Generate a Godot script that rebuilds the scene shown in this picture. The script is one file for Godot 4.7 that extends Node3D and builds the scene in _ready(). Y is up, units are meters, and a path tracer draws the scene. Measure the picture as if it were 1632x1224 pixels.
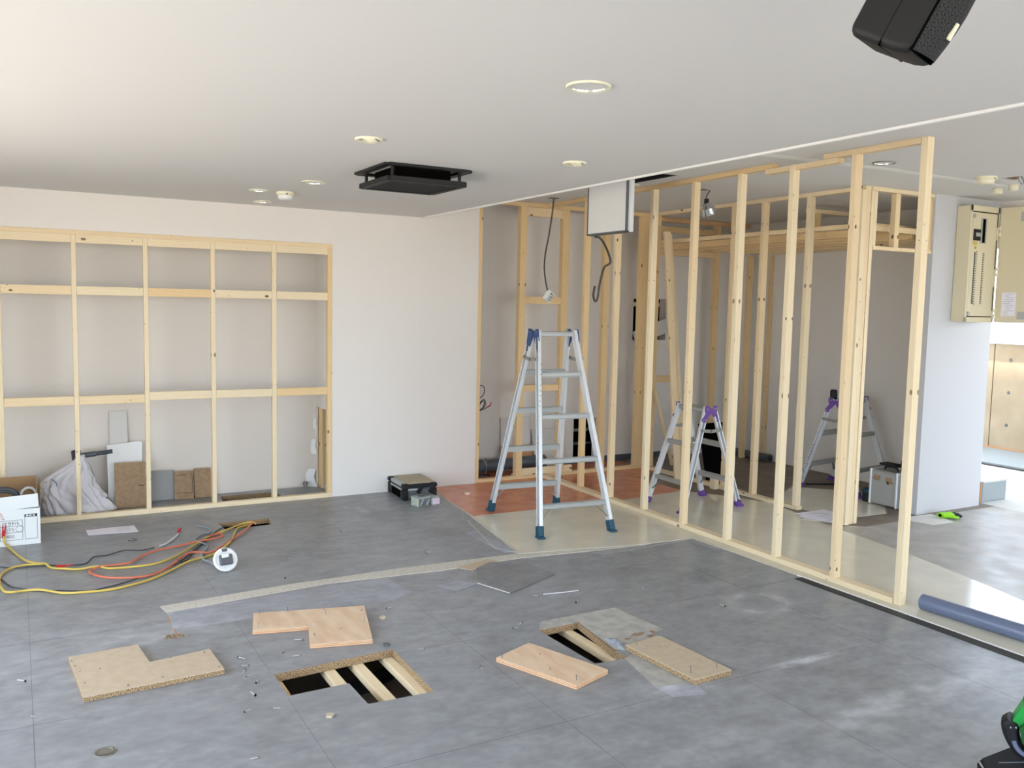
extends Node3D

# ---------------------------------------------------------------- camera, sky, exposure
func set_view():
	var cam := Camera3D.new()
	cam.name = "camera"
	cam.transform = Transform3D(Basis(Vector3(0.87034875, 0.02107945, 0.49198446), Vector3(0.02561787, 0.99579233, -0.08798496), Vector3(-0.49176903, 0.08918119, 0.8661466)), Vector3(0, 1.6, 0))
	cam.fov = rad_to_deg(2.0 * atan(612.0 / 1395.764))
	cam.near = 0.05
	cam.far = 200.0
	add_child(cam, true)
	var env := Environment.new()
	env.background_mode = Environment.BG_SKY
	var sky_mat := ProceduralSkyMaterial.new()
	sky_mat.sky_top_color = Color(0.80, 0.885, 1.0)
	sky_mat.sky_horizon_color = Color(0.91, 0.955, 1.0)
	sky_mat.ground_horizon_color = Color(0.80, 0.80, 0.80)
	sky_mat.ground_bottom_color = Color(0.70, 0.70, 0.68)
	sky_mat.sky_curve = 0.2
	sky_mat.sun_angle_max = 1.0
	var sky := Sky.new()
	sky.sky_material = sky_mat
	env.sky = sky
	env.background_energy_multiplier = SKY
	env.tonemap_mode = Environment.TONE_MAPPER_LINEAR
	env.tonemap_exposure = EXPOSURE
	env.sdfgi_enabled = true
	env.ssao_enabled = true
	env.ssil_enabled = true
	var we := WorldEnvironment.new()
	we.name = "world_environment"
	we.environment = env
	add_child(we, true)
	var sun := DirectionalLight3D.new()
	sun.name = "sun"
	sun.light_energy = 1.05
	sun.light_color = Color(1.0, 0.96, 0.90)
	sun.light_angular_distance = 1.5
	sun.shadow_enabled = true
	sun.look_at_from_position(Vector3.ZERO, Vector3(0.16, -0.87, 0.47), Vector3.UP)
	add_child(sun, true)

const SKY := 1.0
const EXPOSURE := 7.4
const CEIL := 2.53          # ceiling over the stud partitions
const LOW := 2.325          # lowered ceiling over the main room
const WALLZ := -6.9
const NICHEZ := -7.385

# ---------------------------------------------------------------- naming
func place(n: Node3D, parent: Node = null):
	if parent: parent.add_child(n, true)
	else: add_child(n, true)
	return n

func obj(called: String, st: SurfaceTool, m: Material, parent: Node = null) -> MeshInstance3D:
	var o := MeshInstance3D.new()
	o.name = called
	st.set_material(m)
	o.mesh = st.commit()
	place(o, parent)
	return o

func tag(o: Node, label: String, category: String, group := ""):
	o.set_meta("label", label)
	o.set_meta("category", category)
	if group != "": o.set_meta("group", group)
	return o

func thing(called: String, label: String, category: String, at := Vector3.ZERO, turn := 0.0, group := "") -> Node3D:
	var o := Node3D.new()
	o.name = called
	o.position = at
	o.rotation.y = turn
	add_child(o, true)
	tag(o, label, category, group)
	return o

func structure(o: Node):
	o.set_meta("kind", "structure")
	return o

# ---------------------------------------------------------------- mesh helpers
var rng := RandomNumberGenerator.new()

func mb() -> SurfaceTool:
	var st := SurfaceTool.new()
	st.begin(Mesh.PRIMITIVE_TRIANGLES)
	return st

func tri(st: SurfaceTool, a: Vector3, b: Vector3, c: Vector3, towards: Vector3, ua := Vector2.ZERO, ub := Vector2.ZERO, uc := Vector2.ZERO):
	var n := (b - a).cross(c - a)
	if n.length_squared() < 1e-18: return
	n = n.normalized()
	if n.dot(towards) < 0.0:
		n = -n
	else:
		var t := b
		b = c
		c = t
		var u := ub
		ub = uc
		uc = u
	st.set_normal(n); st.set_uv(ua); st.add_vertex(a)
	st.set_normal(n); st.set_uv(ub); st.add_vertex(b)
	st.set_normal(n); st.set_uv(uc); st.add_vertex(c)

func quad(st: SurfaceTool, a: Vector3, b: Vector3, c: Vector3, d: Vector3, towards: Vector3, ua := Vector2.ZERO, ub := Vector2.ZERO, uc := Vector2.ZERO, ud := Vector2.ZERO):
	tri(st, a, b, c, towards, ua, ub, uc)
	tri(st, a, c, d, towards, ua, uc, ud)

# chamfered box; texture runs along its longest side, in metres
func bx(st: SurfaceTool, xf: Transform3D, size: Vector3, bev := 0.0, uvo := Vector2.ZERO):
	var h := size * 0.5
	bev = minf(bev, minf(h.x, minf(h.y, h.z)) * 0.45)
	var long := 0
	if size.y >= size.x and size.y >= size.z: long = 1
	elif size.z >= size.x: long = 2
	for k in 3:
		var p := (k + 1) % 3
		var q := (k + 2) % 3
		if q != long and p == long:
			var t := p
			p = q
			q = t
		for s in [-1.0, 1.0]:
			var c := []
			var uv := []
			for e in [[-1, -1], [1, -1], [1, 1], [-1, 1]]:
				var v := Vector3.ZERO
				v[k] = s * h[k]
				v[p] = e[0] * (h[p] - bev)
				v[q] = e[1] * (h[q] - bev)
				c.append(xf * v)
				uv.append(Vector2(v[p] / 0.25 + 0.31 * k + 0.17 * s, v[q] / 2.0) + uvo)
			var n := Vector3.ZERO
			n[k] = s
			quad(st, c[0], c[1], c[2], c[3], xf.basis * n, uv[0], uv[1], uv[2], uv[3])
	if bev <= 0.0: return
	for k in 3:
		var p := (k + 1) % 3
		var q := (k + 2) % 3
		for s in [-1.0, 1.0]:
			for t in [-1.0, 1.0]:
				var c := []
				for e in [[0, -1], [0, 1], [1, 1], [1, -1]]:
					var v := Vector3.ZERO
					v[k] = e[1] * (h[k] - bev)
					v[p] = s * (h[p] - (bev if e[0] == 0 else 0.0))
					v[q] = t * (h[q] - (bev if e[0] == 1 else 0.0))
					c.append(xf * v)
				var n := Vector3.ZERO
				n[p] = s
				n[q] = t
				var u0 := uvo + Vector2(0.5, -h[k] / 2.0)
				var u1 := uvo + Vector2(0.5, h[k] / 2.0)
				quad(st, c[0], c[1], c[2], c[3], xf.basis * n, u0, u1, u1 + Vector2(0.02, 0), u0 + Vector2(0.02, 0))
	for sx in [-1.0, 1.0]:
		for sy in [-1.0, 1.0]:
			for sz in [-1.0, 1.0]:
				tri(st, xf * Vector3(sx * h.x, sy * (h.y - bev), sz * (h.z - bev)), xf * Vector3(sx * (h.x - bev), sy * h.y, sz * (h.z - bev)), xf * Vector3(sx * (h.x - bev), sy * (h.y - bev), sz * h.z), xf.basis * Vector3(sx, sy, sz), uvo, uvo, uvo)

func at(p: Vector3) -> Transform3D:
	return Transform3D(Basis.IDENTITY, p)

# box between two corners
func span(st: SurfaceTool, lo: Vector3, hi: Vector3, bev := 0.0, uvo := Vector2.ZERO):
	bx(st, at((lo + hi) * 0.5), (hi - lo).abs(), bev, uvo)

# a frame whose y axis runs from a to b
func along(a: Vector3, b: Vector3, side := Vector3.RIGHT) -> Transform3D:
	var y := (b - a).normalized()
	var x := (side - y * side.dot(y))
	if x.length() < 0.01: x = Vector3.FORWARD - y * Vector3.FORWARD.dot(y)
	x = x.normalized()
	return Transform3D(Basis(x, y, x.cross(y)), (a + b) * 0.5)

func bar(st: SurfaceTool, a: Vector3, b: Vector3, w: float, d: float, bev := 0.0, side := Vector3.RIGHT, uvo := Vector2.ZERO):
	bx(st, along(a, b, side), Vector3(w, a.distance_to(b), d), bev, uvo)

# polygon in (x, z), from height y0 to y1
func prism(st: SurfaceTool, poly: PackedVector2Array, y0: float, y1: float, xf := Transform3D.IDENTITY, uvs := 0.5):
	var idx := Geometry2D.triangulate_polygon(poly)
	for i in range(0, idx.size(), 3):
		for y in [y0, y1]:
			var v := []
			var u := []
			for k in 3:
				var p := poly[idx[i + k]]
				v.append(xf * Vector3(p.x, y, p.y))
				u.append(p * uvs)
			tri(st, v[0], v[1], v[2], xf.basis * Vector3(0, 1 if y == maxf(y0, y1) else -1, 0), u[0], u[1], u[2])
	var cw := Geometry2D.is_polygon_clockwise(poly)
	for i in poly.size():
		var a := poly[i]
		var b := poly[(i + 1) % poly.size()]
		var e := b - a
		var n := Vector3(e.y, 0, -e.x) if not cw else Vector3(-e.y, 0, e.x)
		var l := e.length() * uvs
		quad(st, xf * Vector3(a.x, y0, a.y), xf * Vector3(b.x, y0, b.y), xf * Vector3(b.x, y1, b.y), xf * Vector3(a.x, y1, a.y), xf.basis * n, Vector2(0, y0 * 2), Vector2(l, y0 * 2), Vector2(l, y1 * 2), Vector2(0, y1 * 2))

func pv(a: Array) -> PackedVector2Array:
	var out := PackedVector2Array()
	for i in range(0, a.size(), 2): out.append(Vector2(a[i], a[i + 1]))
	return out

func smooth(st: SurfaceTool, v: Vector3, n: Vector3, u := Vector2.ZERO):
	st.set_normal(n); st.set_uv(u); st.add_vertex(v)

# grid of points, rows of equal length, smooth normals
func skin(st: SurfaceTool, rows: Array, closed := true, caps := true):
	var nr := rows.size()
	var nc: int = rows[0].size()
	var centre := Vector3.ZERO
	for r in rows:
		for v in r: centre += v
	centre /= nr * nc
	var nor := []
	var flip := 0.0
	for i in nr:
		var line := []
		for j in nc:
			var jn := (j + 1) % nc if closed else mini(j + 1, nc - 1)
			var jp := (j - 1 + nc) % nc if closed else maxi(j - 1, 0)
			var du: Vector3 = rows[i][jn] - rows[i][jp]
			var dv: Vector3 = rows[mini(i + 1, nr - 1)][j] - rows[maxi(i - 1, 0)][j]
			var n := du.cross(dv)
			n = n.normalized() if n.length() > 1e-12 else Vector3.UP
			line.append(n)
			var c := Vector3.ZERO
			for v in rows[i]: c += v
			flip += n.dot(rows[i][j] - c / nc)
		nor.append(line)
	if flip < 0.0:
		for i in nr:
			for j in nc: nor[i][j] = -nor[i][j]
	for i in nr - 1:
		for j in (nc if closed else nc - 1):
			var k := (j + 1) % nc
			var q := [[i, j], [i, k], [i + 1, k], [i + 1, j]]
			for t in [[0, 1, 2], [0, 2, 3]]:
				var a: Vector3 = rows[q[t[0]][0]][q[t[0]][1]]
				var b: Vector3 = rows[q[t[1]][0]][q[t[1]][1]]
				var c: Vector3 = rows[q[t[2]][0]][q[t[2]][1]]
				var n := (b - a).cross(c - a)
				if n.length_squared() < 1e-20: continue
				var order: Array = [t[0], t[2], t[1]] if n.dot(nor[q[t[0]][0]][q[t[0]][1]] + nor[q[t[2]][0]][q[t[2]][1]]) > 0 else t
				for w in order: smooth(st, rows[q[w][0]][q[w][1]], nor[q[w][0]][q[w][1]], Vector2(q[w][1] / float(nc), q[w][0] / float(nr)))
	if caps:
		for e in [0, nr - 1]:
			var c := Vector3.ZERO
			for v in rows[e]: c += v
			c /= nc
			var inner: Vector3 = Vector3.ZERO
			for v in rows[1 if e == 0 else nr - 2]: inner += v
			inner /= nc
			for j in nc:
				tri(st, c, rows[e][j], rows[e][(j + 1) % nc], c - inner)

func curve(pts: Array, step := 0.03) -> Array:
	var c := Curve3D.new()
	c.bake_interval = step
	for i in pts.size():
		var p: Vector3 = pts[i]
		var t: Vector3 = (pts[mini(i + 1, pts.size() - 1)] - pts[maxi(i - 1, 0)]) / 6.0
		c.add_point(p, -t, t)
	return Array(c.get_baked_points())

func tube(st: SurfaceTool, pts: Array, r: float, sides := 8, caps := true):
	var rows := []
	var up := Vector3.UP
	for i in pts.size():
		var d: Vector3 = (pts[mini(i + 1, pts.size() - 1)] - pts[maxi(i - 1, 0)]).normalized()
		var x := up - d * up.dot(d)
		if x.length() < 0.05: x = Vector3.RIGHT - d * d.x
		x = x.normalized()
		up = x
		var y := d.cross(x)
		var ring := []
		for k in sides:
			var a := TAU * k / sides
			ring.append(pts[i] + (x * cos(a) + y * sin(a)) * r)
		rows.append(ring)
	skin(st, rows, true, caps)

# profile of (radius, height) round the y axis of xf; each stretch keeps a crisp edge
func lathe(st: SurfaceTool, prof: Array, sides := 24, xf := Transform3D.IDENTITY):
	for i in prof.size() - 1:
		var a: Vector2 = prof[i]
		var b: Vector2 = prof[i + 1]
		var e := b - a
		if e.length() < 1e-7: continue
		var n2 := Vector2(e.y, -e.x).normalized()
		for k in sides:
			var t0 := TAU * k / sides
			var t1 := TAU * (k + 1) / sides
			var d0 := Vector3(cos(t0), 0, sin(t0))
			var d1 := Vector3(cos(t1), 0, sin(t1))
			var v := [d0 * a.x + Vector3(0, a.y, 0), d1 * a.x + Vector3(0, a.y, 0), d1 * b.x + Vector3(0, b.y, 0), d0 * b.x + Vector3(0, b.y, 0)]
			var n := [d0 * n2.x + Vector3(0, n2.y, 0), d1 * n2.x + Vector3(0, n2.y, 0), d1 * n2.x + Vector3(0, n2.y, 0), d0 * n2.x + Vector3(0, n2.y, 0)]
			for t in [[0, 1, 2], [0, 2, 3]]:
				var cr: Vector3 = (v[t[1]] - v[t[0]]).cross(v[t[2]] - v[t[0]])
				if cr.length_squared() < 1e-20: continue
				var order: Array = [t[0], t[2], t[1]] if cr.dot(n[t[0]] + n[t[1]]) > 0 else t
				for w in order: smooth(st, xf * v[w], xf.basis * n[w])

func lettering(words: String, size: float, m: Material, xf: Transform3D, parent: Node, called := "lettering", font := "Droid Sans"):
	var t := TextMesh.new()
	t.text = words
	t.font_size = 48
	t.pixel_size = size / 48.0
	t.depth = 0.0006
	var f := SystemFont.new()
	f.font_names = [font]
	t.font = f
	var o := MeshInstance3D.new()
	o.name = called
	t.material = m
	o.mesh = t
	o.transform = xf
	place(o, parent)
	return o

# ---------------------------------------------------------------- materials
var M := {}

func mat(c: Color, rough := 0.7, metal := 0.0, spec := 0.5) -> StandardMaterial3D:
	var m := StandardMaterial3D.new()
	m.albedo_color = c
	m.roughness = rough
	m.metallic = metal
	m.metallic_specular = spec
	return m

func noise(s: int, freq: float, oct := 4, size := 512, stretch := Vector2.ONE) -> PackedByteArray:
	var n := FastNoiseLite.new()
	n.seed = s
	n.noise_type = FastNoiseLite.TYPE_SIMPLEX_SMOOTH
	n.frequency = freq
	n.fractal_octaves = oct
	if stretch == Vector2.ONE:
		return n.get_seamless_image(size, size).get_data()
	var im := n.get_seamless_image(int(size * stretch.x), int(size * stretch.y))
	im.resize(size, size, Image.INTERPOLATE_CUBIC)
	return im.get_data()

func picture(w: int, h: int, bytes: PackedByteArray) -> ImageTexture:
	return ImageTexture.create_from_image(Image.create_from_data(w, h, false, Image.FORMAT_RGB8, bytes))

# pale softwood: streaks along v, a few knots
func wood_texture(s: int, knots: int, tone: Color, dark: Color) -> ImageTexture:
	var w := 128
	var h := 1024
	rng.seed = s
	var n := FastNoiseLite.new()
	n.seed = s
	n.frequency = 0.02
	n.fractal_octaves = 3
	var fine := FastNoiseLite.new()
	fine.seed = s + 7
	fine.frequency = 0.5
	var ks := []
	for k in knots:
		ks.append([rng.randf() * w, rng.randf() * h, rng.randf_range(2.0, 5.0), rng.randf_range(0.55, 0.95)])
	for k in knots * 2:
		ks.append([rng.randf() * w, rng.randf() * h, rng.randf_range(0.8, 1.6), 0.9])
	var b := PackedByteArray()
	b.resize(w * h * 3)
	var i := 0
	for y in h:
		var wob := n.get_noise_2d(0.0, y * 0.25) * 10.0
		var near := []
		for k in ks:
			if absf(k[1] - y) < 40.0: near.append(k)
		for x in w:
			var xx := x + wob
			var shift := 0.0
			var spot := 0.0
			for k in near:
				var dx: float = x - k[0]
				var dy: float = y - k[1]
				var r2: float = (dx * dx + dy * dy * 0.35) / (k[2] * k[2])
				spot = maxf(spot, clampf((1.4 - r2) * 1.2, 0.0, 1.0) * k[3])
				shift += dx / (1.0 + r2 * 0.3) * 0.9
			var g := sin((xx - shift) * 0.55 + n.get_noise_2d(xx * 0.8, y * 0.06) * 6.0) * 0.5 + 0.5
			var f := 0.5 + 0.5 * fine.get_noise_2d(xx, y * 0.04)
			var v := clampf(0.22 * g + 0.22 * f, 0, 1)
			var c := tone.lerp(dark, v * 0.55).lerp(Color(0.23, 0.13, 0.07), spot * 0.85)
			b[i] = int(c.r * 255); b[i + 1] = int(c.g * 255); b[i + 2] = int(c.b * 255)
			i += 3
	return picture(w, h, b)

func ramp_texture(bytes: PackedByteArray, size: int, a: Color, b: Color, contrast := 1.0) -> ImageTexture:
	var out := PackedByteArray()
	out.resize(size * size * 3)
	for i in size * size:
		var t := clampf((bytes[i] / 255.0 - 0.5) * contrast + 0.5, 0, 1)
		out[i * 3] = int(lerpf(a.r, b.r, t) * 255)
		out[i * 3 + 1] = int(lerpf(a.g, b.g, t) * 255)
		out[i * 3 + 2] = int(lerpf(a.b, b.b, t) * 255)
	return picture(size, size, out)

func tri_map(m: StandardMaterial3D, metres: float, off := Vector3.ZERO):
	m.uv1_triplanar = true
	m.uv1_world_triplanar = true
	m.uv1_scale = Vector3.ONE / metres
	m.uv1_offset = off
	m.uv1_triplanar_sharpness = 8.0
	return m

# the grey sheet vinyl: marbled, with scuffs and smears where the photograph shows them; 6.4 m to the picture, x from -2.3, z from -6.9
func vinyl_texture() -> ImageTexture:
	var s := 1024
	var coarse := noise(3, 0.006, 4, s)
	var mid := noise(11, 0.045, 5, s, Vector2(0.6, 1.0))
	var fine := noise(23, 0.13, 3, s, Vector2(0.7, 1.0))
	var b := PackedByteArray()
	b.resize(s * s * 3)
	# smears: x, z, radius x, radius z, strength, ring
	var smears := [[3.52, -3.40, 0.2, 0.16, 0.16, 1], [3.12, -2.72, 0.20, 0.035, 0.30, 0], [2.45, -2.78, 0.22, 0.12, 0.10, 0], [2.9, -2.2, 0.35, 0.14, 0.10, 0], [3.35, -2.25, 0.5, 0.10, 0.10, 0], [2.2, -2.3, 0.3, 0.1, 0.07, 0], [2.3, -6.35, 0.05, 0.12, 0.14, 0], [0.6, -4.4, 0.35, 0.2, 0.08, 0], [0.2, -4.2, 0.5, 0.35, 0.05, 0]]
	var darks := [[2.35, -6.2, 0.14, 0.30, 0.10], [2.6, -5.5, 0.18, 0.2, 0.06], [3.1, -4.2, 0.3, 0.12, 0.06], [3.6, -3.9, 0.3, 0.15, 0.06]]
	var i := 0
	for r in s:
		var z := (r + 0.5) / s * 6.4 - 6.9
		for c in s:
			var x := (c + 0.5) / s * 6.4 - 2.3
			var k := r * s + c
			var t := (coarse[k] / 255.0 - 0.5) * 0.07 + (mid[k] / 255.0 - 0.5) * 0.17 + (fine[k] / 255.0 - 0.5) * 0.11
			var l := 0.585 + t * 0.62
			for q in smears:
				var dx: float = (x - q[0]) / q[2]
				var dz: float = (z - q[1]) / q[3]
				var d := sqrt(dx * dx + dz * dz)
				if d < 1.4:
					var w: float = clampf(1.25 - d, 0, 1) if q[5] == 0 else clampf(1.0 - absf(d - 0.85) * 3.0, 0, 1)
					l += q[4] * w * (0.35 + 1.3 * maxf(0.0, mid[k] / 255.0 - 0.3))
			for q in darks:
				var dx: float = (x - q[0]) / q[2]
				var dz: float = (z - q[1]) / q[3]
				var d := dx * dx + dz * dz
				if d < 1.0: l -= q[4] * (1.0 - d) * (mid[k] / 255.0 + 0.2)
			b[i] = int(clampf(l * 0.98, 0, 1) * 255); b[i + 1] = int(clampf(l * 1.0, 0, 1) * 255); b[i + 2] = int(clampf(l * 1.025, 0, 1) * 255)
			i += 3
	return picture(s, s, b)

func make_materials():
	M.rear = mat(Color(0.89, 0.86, 0.82), 0.85, 0.0, 0.3)  # wall white darkened: the shade inside the niche is put into the colour
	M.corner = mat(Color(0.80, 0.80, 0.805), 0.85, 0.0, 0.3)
	M.wall = mat(Color(0.92, 0.90, 0.872), 0.85, 0.0, 0.3)
	M.ceiling = mat(Color(0.905, 0.895, 0.88), 0.9, 0.0, 0.2)
	M.putty = mat(Color(0.97, 0.965, 0.95), 0.8)
	var woods := [wood_texture(5, 5, Color(0.95, 0.885, 0.75), Color(0.84, 0.71, 0.52)), wood_texture(9, 7, Color(0.945, 0.86, 0.705), Color(0.80, 0.65, 0.45)), wood_texture(14, 4, Color(0.935, 0.825, 0.635), Color(0.80, 0.62, 0.38))]
	M.woods = []
	for t in woods:
		var m := mat(Color.WHITE, 0.62, 0.0, 0.4)
		m.albedo_texture = t
		M.woods.append(m)
	M.red_wood = mat(Color(0.98, 0.89, 0.81), 0.6)
	M.red_wood.albedo_texture = woods[1]
	M.vinyl = tri_map(mat(Color.WHITE, 0.32, 0.0, 0.42), 6.4, Vector3(2.3 / 6.4, 0, 6.9 / 6.4))
	M.vinyl.albedo_texture = vinyl_texture()
	M.vinyl.roughness_texture = ramp_texture(noise(31, 0.02, 4, 512), 512, Color(0.75, 0.75, 0.75), Color(1, 1, 1), 1.6)
	M.vinyl.roughness = 0.40
	M.pale_vinyl = tri_map(mat(Color(1.10, 1.10, 1.13), 0.4, 0.0, 0.42), 6.4, Vector3(2.3 / 6.4, 0, 6.9 / 6.4))
	M.pale_vinyl.albedo_texture = M.vinyl.albedo_texture
	M.vinyl_dark = tri_map(mat(Color(0.93, 0.92, 0.91), 0.38, 0.0, 0.42), 6.4, Vector3(0.6, 0, 0.3))
	M.vinyl_dark.albedo_texture = M.vinyl.albedo_texture
	M.beige = tri_map(mat(Color.WHITE, 0.17, 0.0, 0.5), 3.0)
	M.beige.albedo_texture = ramp_texture(noise(41, 0.02, 4, 512), 512, Color(0.85, 0.83, 0.755), Color(0.89, 0.87, 0.80), 1.3)
	M.red_board = tri_map(mat(Color.WHITE, 0.25, 0.0, 0.45), 2.0)
	M.red_board.albedo_texture = ramp_texture(noise(43, 0.02, 5, 512), 512, Color(0.80, 0.485, 0.345), Color(0.86, 0.55, 0.41), 1.6)
	M.mortar = tri_map(mat(Color.WHITE, 0.45, 0.0, 0.45), 2.6)
	M.mortar.albedo_texture = ramp_texture(noise(47, 0.016, 5, 512), 512, Color(0.63, 0.61, 0.58), Color(0.73, 0.71, 0.68), 1.4)
	M.mortar.roughness_texture = ramp_texture(noise(48, 0.02, 4, 512), 512, Color(0.72, 0.72, 0.72), Color(1, 1, 1), 1.4)
	M.dark_mortar = tri_map(mat(Color.WHITE, 0.55, 0.0, 0.4), 2.6)
	M.dark_mortar.albedo_texture = ramp_texture(noise(49, 0.016, 5, 512), 512, Color(0.46, 0.415, 0.375), Color(0.54, 0.50, 0.46), 1.6)
	M.chip = tri_map(mat(Color.WHITE, 0.85, 0.0, 0.2), 0.22)
	M.chip.albedo_texture = ramp_texture(noise(53, 0.06, 3, 512), 512, Color(0.46, 0.37, 0.27), Color(0.78, 0.68, 0.54), 2.4)
	M.chip_face = tri_map(mat(Color.WHITE, 0.6, 0.0, 0.4), 0.9)
	M.chip_face.albedo_texture = ramp_texture(noise(54, 0.03, 4, 512), 512, Color(0.76, 0.69, 0.59), Color(0.80, 0.735, 0.64), 1.2)
	M.hardboard = tri_map(mat(Color.WHITE, 0.7, 0.0, 0.3), 0.7)
	M.hardboard.albedo_texture = ramp_texture(noise(55, 0.03, 4, 512), 512, Color(0.60, 0.50, 0.39), Color(0.66, 0.56, 0.45), 1.5)
	M.ply = tri_map(mat(Color.WHITE, 0.6, 0.0, 0.4), 0.8)
	M.ply.albedo_texture = ramp_texture(noise(57, 0.014, 4, 512, Vector2(1.0, 0.35)), 512, Color(0.87, 0.75, 0.62), Color(0.92, 0.825, 0.715), 1.6)
	M.ply_edge = mat(Color(0.76, 0.57, 0.40), 0.8)
	M.cement = tri_map(mat(Color.WHITE, 0.7, 0.0, 0.35), 0.9)
	M.cement.albedo_texture = ramp_texture(noise(59, 0.02, 5, 512), 512, Color(0.66, 0.655, 0.63), Color(0.75, 0.745, 0.72), 1.5)
	M.glue = tri_map(mat(Color.WHITE, 0.7, 0.0, 0.35), 0.5)
	M.glue.albedo_texture = ramp_texture(noise(61, 0.04, 5, 512, Vector2(1.0, 0.5)), 512, Color(0.78, 0.765, 0.72), Color(0.86, 0.845, 0.80), 1.3)
	M.grey_tape = tri_map(mat(Color.WHITE, 0.5, 0.0, 0.4), 0.6)
	M.grey_tape.albedo_texture = ramp_texture(noise(63, 0.03, 5, 512), 512, Color(0.57, 0.58, 0.58), Color(0.67, 0.67, 0.66), 1.5)
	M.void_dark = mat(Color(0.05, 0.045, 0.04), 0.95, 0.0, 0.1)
	M.pit = mat(Color(0.16, 0.16, 0.165), 0.9, 0.0, 0.2)
	M.black = mat(Color(0.12, 0.12, 0.125), 0.55, 0.0, 0.4)
	M.black_soft = mat(Color(0.17, 0.17, 0.175), 0.8, 0.0, 0.3)
	M.dark_strip = mat(Color(0.20, 0.195, 0.195), 0.6, 0.0, 0.4)
	M.white_edge = mat(Color(0.97, 0.965, 0.95), 0.5)
	M.alu = mat(Color(0.88, 0.89, 0.90), 0.42, 0.35, 0.5)
	M.alu_dull = mat(Color(0.70, 0.71, 0.70), 0.48, 0.45, 0.5)
	M.steel = mat(Color(0.62, 0.62, 0.60), 0.4, 0.85, 0.5)
	M.chrome = mat(Color(0.85, 0.87, 0.88), 0.12, 1.0, 0.5)
	M.mirror = mat(Color(0.93, 0.93, 0.90), 0.16, 1.0, 0.5)
	M.blue = mat(Color(0.16, 0.27, 0.47), 0.5)
	M.teal = mat(Color(0.09, 0.29, 0.37), 0.6)
	M.purple = mat(Color(0.42, 0.27, 0.58), 0.55)
	M.white = mat(Color(0.93, 0.93, 0.92), 0.5)
	M.paper = mat(Color(0.93, 0.92, 0.96), 0.8)
	M.cream = mat(Color(0.87, 0.83, 0.71), 0.45, 0.0, 0.45)
	M.cream_bright = mat(Color(0.93, 0.91, 0.80), 0.5)
	M.pvc = mat(Color(0.33, 0.355, 0.385), 0.4, 0.0, 0.5)
	M.pvc_blue = mat(Color(0.42, 0.46, 0.56), 0.28, 0.0, 0.55)
	M.sack = mat(Color(0.87, 0.86, 0.875), 0.8, 0.0, 0.3)
	M.card = mat(Color(0.62, 0.50, 0.37), 0.85, 0.0, 0.2)
	M.card_white = mat(Color(0.90, 0.915, 0.91), 0.7, 0.0, 0.3)
	M.ink = mat(Color(0.10, 0.10, 0.11), 0.8)
	M.red = mat(Color(0.75, 0.10, 0.12), 0.5)
	M.yellow_cable = mat(Color(0.83, 0.73, 0.35), 0.5)
	M.orange_cable = mat(Color(0.84, 0.46, 0.34), 0.5)
	M.dark_cable = mat(Color(0.24, 0.26, 0.29), 0.5)
	M.grey_cable = mat(Color(0.56, 0.60, 0.62), 0.45)
	M.brown_cable = mat(Color(0.30, 0.27, 0.235), 0.55)
	M.white_cable = mat(Color(0.88, 0.88, 0.88), 0.45)
	M.box_grey = mat(Color(0.36, 0.37, 0.38), 0.5)
	M.box_olive = mat(Color(0.69, 0.64, 0.54), 0.65)
	M.box_light = mat(Color(0.70, 0.71, 0.69), 0.55)
	M.clear_green = mat(Color(0.76, 0.80, 0.73), 0.3)
	M.clear_lid = mat(Color(0.68, 0.70, 0.70), 0.2)
	M.pink = mat(Color(0.93, 0.85, 0.90), 0.4)
	M.screws = tri_map(mat(Color.WHITE, 0.4, 0.5, 0.5), 0.05)
	M.screws.albedo_texture = ramp_texture(noise(67, 0.08, 3, 256), 256, Color(0.16, 0.20, 0.22), Color(0.74, 0.76, 0.77), 4.0)
	M.tool_green = mat(Color(0.13, 0.62, 0.26), 0.4, 0.0, 0.5)
	M.dark_green = mat(Color(0.05, 0.34, 0.13), 0.45)
	M.glove_green = mat(Color(0.58, 0.86, 0.12), 0.75)
	M.concrete_tan = tri_map(mat(Color.WHITE, 0.85, 0.0, 0.2), 3.0)
	M.concrete_tan.albedo_texture = ramp_texture(noise(71, 0.012, 5, 512), 512, Color(0.66, 0.60, 0.51), Color(0.70, 0.645, 0.555), 1.5)
	M.terrace = mat(Color(0.80, 0.80, 0.78), 0.7)
	M.ground = mat(Color(0.74, 0.70, 0.64), 0.9)
	M.grey_paint = mat(Color(0.60, 0.63, 0.635), 0.7)
	M.far_blue = mat(Color(0.52, 0.56, 0.68), 0.8)
	M.far_white = mat(Color(0.82, 0.84, 0.88), 0.8)
	M.slate = mat(Color(0.60, 0.605, 0.60), 0.75)
	M.nail = mat(Color(0.80, 0.80, 0.79), 0.35, 0.3, 0.6)
	M.foam = mat(Color(0.62, 0.65, 0.68), 0.9)
	M.plaster = mat(Color(0.86, 0.85, 0.83), 0.85)
	M.grille = tri_map(mat(Color.WHITE, 0.8, 0.0, 0.3), 0.012)
	M.grille.albedo_texture = ramp_texture(noise(73, 0.05, 1, 64), 64, Color(0.12, 0.12, 0.12), Color(0.25, 0.25, 0.25), 3.0)

func wood() -> Material:
	return M.woods[rng.randi() % 3]

func uvr() -> Vector2:
	return Vector2(rng.randf(), rng.randf())

func timber(called: String, parent: Node, lo: Vector3, hi: Vector3, m: Material = null):
	var st := mb()
	span(st, lo, hi, 0.0015, uvr())
	return obj(called, st, m if m else wood(), parent)

# a plain box part
func block(called: String, parent: Node, lo: Vector3, hi: Vector3, m: Material, bev := 0.002):
	var st := mb()
	span(st, lo, hi, bev)
	return obj(called, st, m, parent)

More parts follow.
